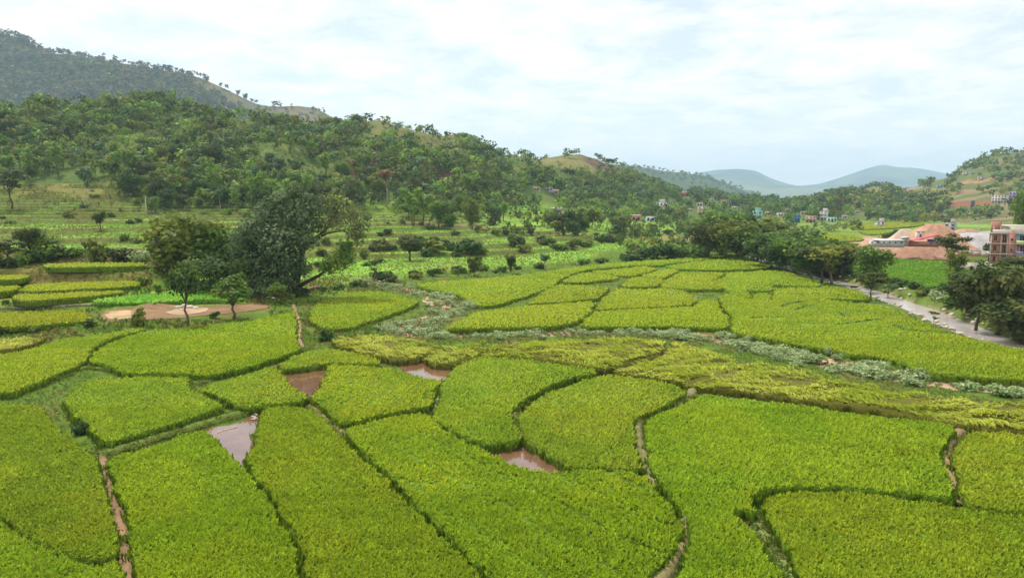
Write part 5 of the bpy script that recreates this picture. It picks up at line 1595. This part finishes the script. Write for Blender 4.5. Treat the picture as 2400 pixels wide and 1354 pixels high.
# river-bank bushes
for k_ in range(150):
    t0 = rng.uniform(0, len(RP) - 1.01)
    i0 = int(t0)
    sd = -1
    o_ = sd * rng.uniform(4.6, 11)
    p = RP[i0] + nr[i0] * (-o_)
    if 60 < p[1] < 250 and abs(p[0] / p[1]) < .74 and free(p[0], p[1]):
        bk = random.choice(['green', 'olive', 'sage', 'dark'])
        bush((p[0], p[1], float(gz(*p)) - .1), random.uniform(.6, 2.0), bk, {'green': 'mid green', 'olive': 'olive', 'sage': 'grey-green', 'dark': 'dark'}[bk] + ' scrubby bush on the river bank ' + rwhere(p[0], p[1]), 'bushes on the river bank', random.uniform(1, 1.7))


# low stone wall by the great tree
def wall_run(name, label, pts, thick, hgt, col, course=.35, cat='wall'):
    P = [on_ground(x, y) for x, y in pts]
    P = densify(P, 1.1, False)
    root = obj(name, None, None, tuple(P[0]))
    tag(root, label, cat)
    for i in range(len(P) - 1):
        for c_ in range(max(1, int(hgt / course))):
            a, d_ = P[i] - P[0], P[i + 1] - P[0]
            b = MB()
            L0 = np.linalg.norm((d_ - a)[:2])
            b.box(0, 0, course / 2, L0 * .97, thick * random.uniform(.85, 1.1), course * .94, np.asarray(col) * random.uniform(.75, 1.15))
            o = obj('stone', b.mesh('stone', M_rock), root, tuple((a + d_) / 2 + np.array([0, 0, c_ * course - .1])), math.atan2(d_[1] - a[1], d_[0] - a[0]))
    return root


wall_run('stone_wall', 'low reddish stone wall at the foot of the great tree', [(672, 700), (700, 690), (730, 681), (745, 678)], .6, 1.0, lin(150, 116, 92))
wall_run('stone_wall', 'thin pale stone edging along the left terrace path', [(0, 727), (60, 725), (120, 722), (190, 717), (215, 718)], .4, .36, lin(150, 138, 112))

# ------------------------------------------------------------------ buildings
def box_part(root, name, c, s_, col, material=None, parent=None):
    b = MB()
    b.box(0, 0, 0, *s_, col)
    return obj(name, b.mesh(name, material or M_paint), parent or root, c)


GLASS_C = (1, 1, 1)


def house(label, px, py, wpx, hpx, storeys, wall, yaw=0.0, roof=None, kind='flat', trim=None, nwin=2, balcony=None, group='village houses', sidew=True, depth=.8, P=None, name='house', dark=None, tower=False):
    p = on_ground(px, py) if P is None else np.array(P)
    m = p[1] / F
    w, h = wpx * m, hpx * m
    d = w * depth
    wall = np.asarray(wall)
    trim = wall * .8 if trim is None else np.asarray(trim)
    roof = np.array(lin(170, 166, 160)) if roof is None else np.asarray(roof)
    root = obj(name, None, None, tuple(p - np.array([0, 0, .3])), yaw - math.atan2(p[0], p[1]) * .85)
    tag(root, label, 'house', group)
    box_part(root, 'wall', (0, d / 2, (h + .3) / 2 - .8), (w, d, h + 1.9), wall)
    sh = h / storeys
    for s_ in range(storeys):
        z0 = s_ * sh + .3
        if s_ > 0:
            box_part(root, 'floor_slab', (0, d / 2 - .1, z0), (w * 1.06, d * 1.06, .22), trim)
        for k_ in range(nwin):
            x = -w / 2 + w * (k_ + .5) / nwin
            ww, wh = min(w / nwin * .45, 1.6), sh * .5
            fr = box_part(root, 'window', (x, -.03, z0 + sh * .52), (ww * 1.25, .10, wh * 1.2), trim * .9 + .05)
            box_part(root, 'pane', (0, -.045, 0), (ww, .05, wh), (1, 1, 1), M_glass, fr)
        if sidew:
            for sx in (-1, 1):
                fr = box_part(root, 'window', (sx * (w / 2 + .03), d * .5, z0 + sh * .52), (.10, sh * .5, sh * .5), trim * .9 + .05)
                box_part(root, 'pane', (sx * .045, 0, 0), (.05, sh * .4, sh * .4), (1, 1, 1), M_glass, fr)
        if balcony is not None and s_ >= 1:
            bo = box_part(root, 'balcony', (0, -.7, z0 + .05), (w * .96, 1.3, .16), trim)
            box_part(root, 'parapet', (0, -.6, .5), (w * .96, .1, .9), balcony, None, bo)
    zt_ = h + .45
    if kind == 'flat':
        rf = box_part(root, 'roof', (0, d / 2, h + .3), (w * 1.08, d * 1.08, .26), roof)
        if tower:
            tw = box_part(root, 'stair_tower', (w * .22, d * .6, h + .4 + 1.1), (w * .42, d * .45, 2.2), wall)
            box_part(root, 'tower_roof', (0, 0, 1.15), (w * .5, d * .52, .16), roof, None, tw)
    else:
        b = MB()
        hw, hd = w * .56, d * .58
        rh = w * .18
        Vq = np.array([(-hw, -hd, 0), (hw, -hd, 0), (hw, hd, 0), (-hw, hd, 0), (-hw, 0, rh), (hw, 0, rh)]) if kind == 'gable' else np.array([(-hw, -hd, 0), (hw, -hd, 0), (hw, hd, 0), (-hw, hd, 0), (0, -hd, rh), (0, hd, rh)])
        if kind == 'gable':
            b.add(Vq, [np.array([(0, 1, 5, 4), (2, 3, 4, 5), (0, 3, 2, 1)]), np.array([(1, 2, 5), (3, 0, 4)])], roof)
        else:
            b.add(Vq, [np.array([(1, 2, 5, 4), (3, 0, 4, 5), (0, 3, 2, 1)]), np.array([(0, 1, 4), (2, 3, 5)])], roof)
        obj('roof', b.mesh('roof', M_metal), root, (0, d / 2, h + .18))
    if kind == 'flat' or True:
        dr = box_part(root, 'door', (w * .05, -.04, .3 + sh * .33), (min(1.0, w * .16), .12, sh * .62), lin(84, 66, 54))
    return root


W_ = lin(226, 222, 214)
house('white two-storey house with balcony on the village slope', 1550, 495, 25, 21, 2, W_, .25, nwin=3, balcony=lin(214, 206, 200), tower=True)
house('pink-walled low house with tin roof near the fields', 1491, 519, 22, 12, 1, lin(204, 140, 124), .1, lin(190, 150, 138), 'gable')
house('white low house with dark blue shutter beside the pink one', 1525, 520, 22, 12, 1, lin(214, 214, 216), -.2, lin(200, 198, 196), nwin=2)
house('small cream block house above the tall cream house', 1640, 484, 13, 9, 1, lin(222, 210, 184), .1)
house('tall cream house half hidden by trees', 1645, 504, 20, 19, 3, lin(204, 192, 170), -.45, nwin=2, balcony=lin(196, 176, 150))
house('white bungalow with columns in the village', 1681, 509, 20, 9, 1, W_, .05, nwin=4)
house('tiny white house high in the village', 1668, 470, 9, 5, 1, W_, 0)
house('brick-red long house at the top of the village', 1606, 460, 20, 7, 1, lin(190, 130, 110), .1, lin(176, 110, 92), 'gable')
house('small red-roofed house right of the tiny white one', 1697, 476, 11, 6, 1, lin(200, 170, 160), -.1, lin(176, 92, 80), 'gable')
house('turquoise and white house behind the river trees', 1775, 512, 24, 17, 2, lin(120, 196, 186), .3, W_, trim=W_, tower=True)
house('blue-fronted house with grey side wall', 1868, 522, 16, 19, 2, lin(70, 140, 196), .55, lin(150, 160, 170), trim=lin(60, 120, 180), nwin=2, balcony=lin(60, 136, 200), depth=1.1)
house('pink two-storey house in the far village', 1900, 522, 23, 15, 2, lin(206, 164, 148), -.1, lin(214, 190, 176), nwin=3, balcony=lin(214, 176, 160))
house('white three-storey house, tallest of the far village', 1926, 517, 22, 21, 3, W_, -.25, nwin=3, balcony=lin(224, 220, 214), tower=True)
house('pale turquoise house at the right end of the far village', 1950, 521, 20, 11, 1, lin(176, 206, 204), .1, lin(190, 214, 212), nwin=3)
house('tan flat house behind the blue one', 1886, 503, 18, 7, 1, lin(196, 166, 140), 0)
house('white and pink house alone at the edge of the far fields', 2064, 532, 18, 12, 2, lin(220, 206, 204), .2, tower=True)
house('grey concrete house standing on the ridge', 1303, 364, 14, 12, 2, lin(176, 168, 162), -.3, tower=True, group=None)
house('pale stone hut with dark doorway at the foot of the wood', 1305, 501, 26, 10, 1, lin(200, 184, 168), .15, lin(176, 170, 166), 'gable', group='huts on the hillside')
house('tan hut, left of three on the hillside', 1258, 447, 16, 6, 1, lin(198, 180, 156), .1, lin(150, 120, 104), 'gable', group='huts on the hillside')
house('bluish grey long hut, middle of three on the hillside', 1282, 449, 26, 8, 1, lin(166, 164, 176), -.05, lin(170, 172, 186), nwin=4, group='huts on the hillside')
house('pinkish hut, right of three on the hillside', 1300, 457, 18, 8, 1, lin(200, 166, 156), .1, lin(180, 150, 144), 'gable', group='huts on the hillside')
house('unfinished grey concrete building behind the earth heap', 2225, 548, 25, 24, 3, lin(178, 172, 168), -.15, nwin=2, group=None, tower=True)
RHG = 'houses on the right-hand hill'
house('white and cream apartment block on the right hill', 2341, 476, 30, 18, 3, lin(222, 208, 190), -.25, nwin=5, group=RHG, trim=lin(200, 210, 206))
house('purple-banded apartment block at the right edge of the hill', 2384, 470, 34, 20, 3, lin(190, 178, 196), -.2, nwin=5, group=RHG, balcony=lin(104, 92, 170))
house('bare concrete frame tower on the red earth', 2279, 490, 8, 20, 4, lin(112, 100, 104), 0, nwin=1, group=RHG)
house('turquoise house on the right hill', 2203, 441, 12, 7, 2, lin(120, 190, 200), .1, group=RHG)
house('grey house right of the turquoise one', 2247, 434, 11, 5, 1, lin(176, 178, 184), .1, group=RHG)
house('cream house under the crest of the right hill', 2263, 412, 12, 8, 2, lin(222, 206, 180), -.1, group=RHG)
house('pale green house beside the cream one on the crest', 2278, 409, 8, 4, 1, lin(160, 196, 190), 0, group=RHG)
house('pinkish white house right of the earth cut', 2299, 423, 13, 8, 2, lin(214, 196, 194), -.1, group=RHG)
for k_, (x, y, w_, h_, c_, lb) in enumerate([(2108, 438, 12, 6, (206, 160, 140), 'salmon house at the left of the hill village'), (2120, 446, 10, 6, (214, 196, 170), 'cream house below the salmon one'), (2132, 449, 9, 5, (224, 214, 190), 'bright cream house in the hill village'), (2164, 441, 7, 4, (230, 220, 200), 'small pale house at the right of the hill village'),
                                           (2174, 446, 11, 5, (190, 160, 140), 'brownish house at the right of the hill village'), (2156, 436, 8, 4, (170, 190, 180), 'greenish house at the back of the hill village'), (2045, 458, 10, 4, (190, 200, 204), 'grey-blue hut left of the hill village'), (2197, 421, 9, 4, (206, 190, 170), 'tan hut above the hill village'), (2214, 423, 7, 4, (214, 206, 190), 'pale hut above the turquoise house')]):
    house(lb, x, y, w_, h_, 1, lin(*c_), rng.uniform(-.3, .3), group=RHG)

for k_, (x, y, w_, h_, st_, c_, lb) in enumerate([(1722, 492, 12, 8, 1, (220, 212, 200), 'small cream house between the village trees'), (1745, 498, 14, 10, 2, (206, 196, 190), 'grey-white house left of the turquoise one'), (1800, 505, 12, 9, 1, (214, 178, 160), 'salmon house right of the turquoise one'), (1830, 508, 14, 9, 1, (224, 220, 214), 'white house left of the blue-fronted one'), (1846, 497, 10, 7, 1, (196, 176, 160), 'tan hut above the blue-fronted house'),
                                                 (1618, 497, 12, 8, 1, (210, 200, 186), 'pale house left of the tall cream house'), (1572, 478, 10, 7, 1, (216, 210, 204), 'white hut above the two-storey house'), (1980, 512, 11, 7, 1, (216, 206, 200), 'pale hut right of the far village'), (2010, 500, 10, 6, 1, (206, 190, 176), 'tan hut on the lower right hill')]):
    house(lb, x, y, w_, h_, st_, lin(*c_), rng.uniform(-.3, .3))

# earth bank, heaps and sheds of the works yard
def mound(name, label, c, rx, ry, h, col, seed, flat=0.0, cat='earth heap', nr_=26, ns=56, ang=0.0):
    b = MB()
    rr = np.linspace(0, 1, nr_)
    th = np.arange(ns) * 2 * math.pi / ns
    R_, T_ = np.meshgrid(rr, th, indexing='ij')
    k_ = 1 + .18 * (fbm(np.cos(T_) * 2 + seed, np.sin(T_) * 2, seed, 3) - .5) * 2
    x, y = R_ * np.cos(T_) * rx * k_, R_ * np.sin(T_) * ry * k_
    prof_ = np.where(R_ < flat, 1.0, 1 - sstep(0, 1, (R_ - flat) / (1 - flat)) * .55 - .45 * (R_ - flat) / (1 - flat))
    gul = (fbm(T_ * 6, R_ * 1.2, seed + 3, 3) - .5) * .22 * h * np.sin(np.clip(R_, 0, 1) * math.pi)
    z_ = h * prof_ + gul + (fbm(x / 2.5, y / 2.5, seed + 7, 3) - .5) * .10 * h
    z_ = np.where(R_ > .98, -.8, z_)
    xr, yr = x * math.cos(ang) - y * math.sin(ang), x * math.sin(ang) + y * math.cos(ang)
    Vq = np.stack([xr, yr, z_], -1).reshape(-1, 3)
    q_ = np.array([(i * ns + j_, (i + 1) * ns + j_, (i + 1) * ns + (j_ + 1) % ns, i * ns + (j_ + 1) % ns) for i in range(nr_ - 1) for j_ in range(ns)])
    cc = np.asarray(col) * (.82 + .36 * fbm(Vq[:, 0] / 3, Vq[:, 1] / 3, seed, 4))[:, None]
    b.add(Vq, q_, cc)
    o = obj(name, b.mesh(name, M_sand, True), None, tuple(c))
    return tag(o, label, cat)


def back(q_, d_):
    f_ = (q_[1] + d_) / q_[1]
    return q_[0] * f_, q_[1] + d_


p = on_z(2125, 606, 0.0)
bank = mound('earth_bank', 'broad pinkish bank of tipped earth above the green field', (*back(p, 17), 0), 19, 19, 4.7, lin(178, 138, 114), 3, .62)
BZ = 4.6
pc = on_z(2190, 562, BZ)
mound('earth_heap', 'tall tan heap of earth behind the red-roofed shed', (*back(pc, 12), 1.0), 16, 11, 8.4, lin(180, 140, 112), 9, .12)
pc = on_z(2262, 552, 4.0)
mound('earth_heap', 'low tan heap right of the tall one', (*back(pc, 16), 0.5), 16, 8, 5.6, lin(178, 146, 118), 15, .1)
pc = on_z(2295, 580, 2.0)
mound('gravel_heap', 'wide grey gravel heap in the works yard', (*back(pc, 24), 0), 17, 20, 5.6, lin(172, 166, 164), 21, .35, 'gravel heap')
pc = on_z(2120, 556, BZ)
mound('rubble_heap', 'pale rubble heap behind the sheds', (*back(pc, 4), 3.5), 7, 4, 4.0, lin(196, 178, 156), 27, .1, 'rubble heap')


def shed(label, px, py, z, wpx, hpx, wall, roofc, slope=0.0, yaw=0.0, depth=5.0, name='shed', nwin=3, roofpx=None):
    p = on_z(px, py, z)
    m = p[1] / F
    w, h = wpx * m, hpx * m
    root = obj(name, None, None, (p[0], p[1], z), yaw - math.atan2(p[0], p[1]) * .8)
    tag(root, label, 'shed')
    box_part(root, 'wall', (0, depth / 2, h / 2 - .4), (w, depth, h + .8), wall)
    for k_ in range(nwin):
        x = -w / 2 + w * (k_ + .5) / nwin
        fr = box_part(root, 'window', (x, -.03, h * .55), (w / nwin * .28, .1, h * .38), np.asarray(wall) * .7)
        box_part(root, 'pane', (0, -.045, 0), (w / nwin * .22, .05, h * .3), (1, 1, 1), M_glass, fr)
    b = MB()
    hw, hd = w * .53, depth * .6
    Vq = np.array([(-hw, -hd, 0), (hw, -hd, slope), (hw, hd, slope), (-hw, hd, 0), (-hw, -hd, .18), (hw, -hd, slope + .18), (hw, hd, slope + .18), (-hw, hd, .18)])
    b.add(Vq, np.array([(0, 3, 2, 1), (4, 5, 6, 7), (0, 1, 5, 4), (1, 2, 6, 5), (2, 3, 7, 6), (3, 0, 4, 7)]), roofc)
    obj('roof', b.mesh('roof', M_metal), root, (0, depth / 2, h + .02))
    return root


shed('long white-grey shed on the earth bank', 2085, 573, BZ, 62, 9, lin(190, 184, 182), lin(214, 214, 216), 0, .05, nwin=5)
shed('small white shed at the left end of the long one', 2050, 571, BZ, 16, 5, lin(224, 220, 216), lin(230, 228, 226), 0, .1, nwin=1, depth=3)
shed('grey block shed between the long shed and the red roof', 2122, 571, BZ, 18, 12, lin(196, 180, 170), lin(190, 180, 170), .3, 0, nwin=1)
shed('small square cabin with a dark window above the sheds', 2157, 563, BZ, 16, 20, lin(204, 190, 172), lin(180, 168, 152), 0, .1, nwin=1, depth=3)
shed('shed with a long sloping red roof and blue end wall', 2166, 572, BZ, 60, 5, lin(160, 112, 96), lin(206, 52, 74), 2.0, .05, nwin=2, depth=4)
shed('blue cabin under the red roof', 2184, 571, BZ, 16, 8, lin(64, 84, 176), lin(80, 96, 170), .2, .05, nwin=1, depth=2)


def plain_wall(label, pts, z, hpx, col, cap=None, name='concrete_wall'):
    P = [on_z(x, y, z) for x, y in pts]
    root = obj(name, None, None, tuple(P[0]))
    tag(root, label, 'wall')
    for i in range(len(P) - 1):
        a, c_ = P[i] - P[0], P[i + 1] - P[0]
        d_ = c_ - a
        L0 = np.linalg.norm(d_)
        h = hpx * P[i][1] / F
        n_ = max(1, int(L0 / 2.6))
        for k_ in range(n_):
            b = MB()
            b.box(0, 0, h / 2 - .3, L0 / n_ * .985, .28, h + .6, np.asarray(col) * random.uniform(.9, 1.06))
            obj('panel', b.mesh('panel', M_paint), root, tuple(a + d_ * (k_ + .5) / n_), math.atan2(d_[1], d_[0]))
        b = MB()
        b.box(0, 0, h + .06, L0, .4, .12, np.asarray(cap if cap is not None else col))
        obj('coping', b.mesh('coping', M_paint), root, tuple((a + c_) / 2), math.atan2(d_[1], d_[0]))
    return root


plain_wall('short white wall beside the vivid green field', [(2249, 630), (2300, 632), (2330, 634)], 0.0, 14, lin(206, 196, 180), lin(232, 226, 214))
plain_wall('low concrete wall in front of the gravel yard', [(2262, 594), (2300, 597), (2332, 600)], 1.0, 9, lin(176, 160, 146), lin(200, 192, 180))

# unfinished apartment block at the right edge
def apartment():
    p = on_z(2362, 622, 0.0)
    m = p[1] / F
    root = obj('apartment_block', None, None, tuple(p), -.50)
    tag(root, 'unfinished brick and plaster apartment block at the right edge', 'building')
    BRK, CON, CRM, BLU, WHT = lin(176, 122, 104), lin(178, 164, 150), lin(226, 208, 164), lin(120, 172, 200), lin(228, 220, 204)
    lev = [0, 2.85, 5.6, 8.3]
    D = 9.0
    x0, x1, xr = -4.2, 1.5, 9.0
    box_part(root, 'core', ((x0 + xr) / 2, D / 2 + .4, 4.0), (xr - x0 - .6, D - .8, 8.2), lin(96, 74, 64))
    for i, z_ in enumerate(lev):
        box_part(root, 'floor_slab', ((x0 + xr) / 2, D / 2 - .15, z_ + .12), (xr - x0 + .5, D + .7, .24), CON)
    for x in (x0 + .1, -1.9, -.45, x1, 3.9, 6.3, xr - .1):
        box_part(root, 'column', (x, -.1, 4.1), (.32, .34, 8.3), CON * random.uniform(.9, 1.1))
    box_part(root, 'stair_shaft', (.5, -.22, 4.3), (1.5, .5, 9.0), BRK * .95)
    for z_ in (1.5, 4.2, 6.9):
        w_ = box_part(root, 'window', (.5, -.5, z_), (.7, .08, .8), CON)
        box_part(root, 'pane', (0, -.05, 0), (.5, .04, .6), (1, 1, 1), M_glass, w_)

    def bay(xa, xb, fl, col, openings):
        za, zb = lev[fl] + .24, (lev[fl + 1] if fl < 3 else 10.6)
        xs = [xa]
        cuts = sorted(openings)
        for (oa, ob, oz, oh) in cuts:
            if oa > xs[-1] + .02:
                box_part(root, 'panel', ((xs[-1] + oa) / 2, .05, (za + zb) / 2), (oa - xs[-1] - .01, .2, zb - za - .02), col * random.uniform(.92, 1.05))
            if oz > .05:
                box_part(root, 'panel', ((oa + ob) / 2, .05, za + oz / 2), (ob - oa - .01, .19, oz), col * random.uniform(.92, 1.05))
            tz_ = zb - za - oz - oh
            if tz_ > .05:
                box_part(root, 'panel', ((oa + ob) / 2, .05, zb - tz_ / 2), (ob - oa - .01, .19, tz_ - .02), col * random.uniform(.92, 1.05))
            box_part(root, 'pane', ((oa + ob) / 2, .22, za + oz + oh / 2), (ob - oa, .04, oh), (1, 1, 1), M_glass)
            box_part(root, 'window_frame', ((oa + ob) / 2, .16, za + oz + oh / 2), (.06, .06, oh), CON)
            xs.append(ob)
        if xb > xs[-1] + .02:
            box_part(root, 'panel', ((xs[-1] + xb) / 2, .05, (za + zb) / 2), (xb - xs[-1] - .01, .2, zb - za - .02), col * random.uniform(.92, 1.05))

    for fl in range(3):
        bay(x0 + .28, -2.08, fl, BRK, [(-3.5, -2.9, .7, 1.3)])
        bay(-1.72, -.63, fl, BRK, [(-1.5, -.8, .3, 1.9)])
    bay(x1 + .2, 3.7, 0, CRM, [(1.9, 2.3, .7, 1.3), (2.8, 3.5, .6, 1.4)])
    bay(4.1, 6.1, 0, CRM, [(4.6, 5.5, .6, 1.4)])
    bay(6.5, 8.7, 0, CRM, [(7.0, 8.0, .6, 1.4)])
    bay(x1 + .2, 3.7, 1, BRK, [(2.5, 3.5, .4, 1.7)])
    bay(4.1, 6.1, 1, BRK, [(4.6, 5.5, .6, 1.4)])
    bay(6.5, 8.7, 1, BRK, [(7.0, 8.0, .6, 1.4)])
    bay(x1 + .2, 3.7, 2, BLU, [(2.2, 3.2, .6, 1.4)])
    bay(4.1, 6.1, 2, BLU, [(4.6, 5.5, .6, 1.4)])
    bay(6.5, 8.7, 2, BLU, [(7.0, 8.0, .6, 1.4)])
    bl = box_part(root, 'balcony', (2.4, -.9, lev[2] + .14), (2.0, 1.2, .16), CON)
    box_part(root, 'parapet', (0, -.55, .5), (2.0, .1, .85), lin(206, 214, 160), None, bl)
    bl = box_part(root, 'balcony', (2.2, -.9, lev[1] + .14), (1.6, 1.2, .16), CON)
    box_part(root, 'parapet', (0, -.55, .5), (1.6, .1, .85), lin(150, 140, 200), None, bl)
    box_part(root, 'white_panel', (-.1, -.62, 1.35), (1.9, .1, 1.9), WHT)
    # roof storey, set back
    box_part(root, 'roof_storey', (3.2, 4.6, 9.3), (9.6, 6.5, 2.0), WHT)
    box_part(root, 'roof_slab', (3.2, 4.4, 10.42), (10.4, 7.4, .22), lin(214, 204, 186))
    box_part(root, 'roof_parapet', (-1.8, .15, 8.95), (4.2, .16, .9), WHT * .95)
    box_part(root, 'water_tank_room', (-2.9, 4.0, 9.9), (2.2, 2.6, 3.2), BRK)
    for x in (-3.6, -2.0, -.6):
        box_part(root, 'column', (x, 1.2, 9.3), (.3, .3, 1.9), CON)


apartment()


# poles
def pole(label, px, base, top, col=lin(190, 184, 172), arms=True, P=None):
    p = on_ground(px, base) if P is None else P
    h = (base - top) * p[1] / F
    root = obj('utility_pole', None, None, tuple(p))
    tag(root, label, 'pole')
    b = MB()
    b.tube([(0, 0, -.4), (0, 0, h)], [.19, .12], 8, col)
    obj('shaft', b.mesh('shaft', M_paint), root)
    if arms:
        for z_ in (h - .35, h - 1.1):
            b = MB()
            b.box(0, 0, 0, 1.5, .12, .12, lin(120, 112, 104))
            a = obj('crossarm', b.mesh('crossarm', M_paint), root, (0, -.16, z_))
            for x in (-.6, 0, .6):
                b = MB()
                b.tube([(0, 0, 0), (0, 0, .22)], [.05, .035], 6, lin(226, 224, 220))
                obj('insulator', b.mesh('insulator', M_paint), a, (x, 0, .05))


pole('pale utility pole with crossarms on the left terraces', 343, 507, 460)
pole('thin pole left of the unfinished grey building', 2204, 542, 522)
pole('thin pole at the back of the gravel yard', 2293, 548, 530)
pole('short pole in front of the gravel heap', 2258, 590, 567)

# ------------------------------------------------------------------ the air
b = MB()
b.box(0, 6000, 340, 27400, 13200, 693)
M_haze = bpy.data.materials.new('haze')
M_haze.use_nodes = True
hn = M_haze.node_tree.nodes
hn.clear()
ho = N('ShaderNodeOutputMaterial', hn)
hv = N('ShaderNodeVolumePrincipled', hn)
hv.inputs['Color'].default_value = (0.60, 0.80, 1.0, 1)
hv.inputs['Density'].default_value = 0.00013
hv.inputs['Anisotropy'].default_value = 0.0
M_haze.node_tree.links.new(hv.outputs[0], ho.inputs['Volume'])
haze = obj('haze', b.mesh('haze', M_haze))
stuff(haze, 'thin bluish haze filling the valley air')
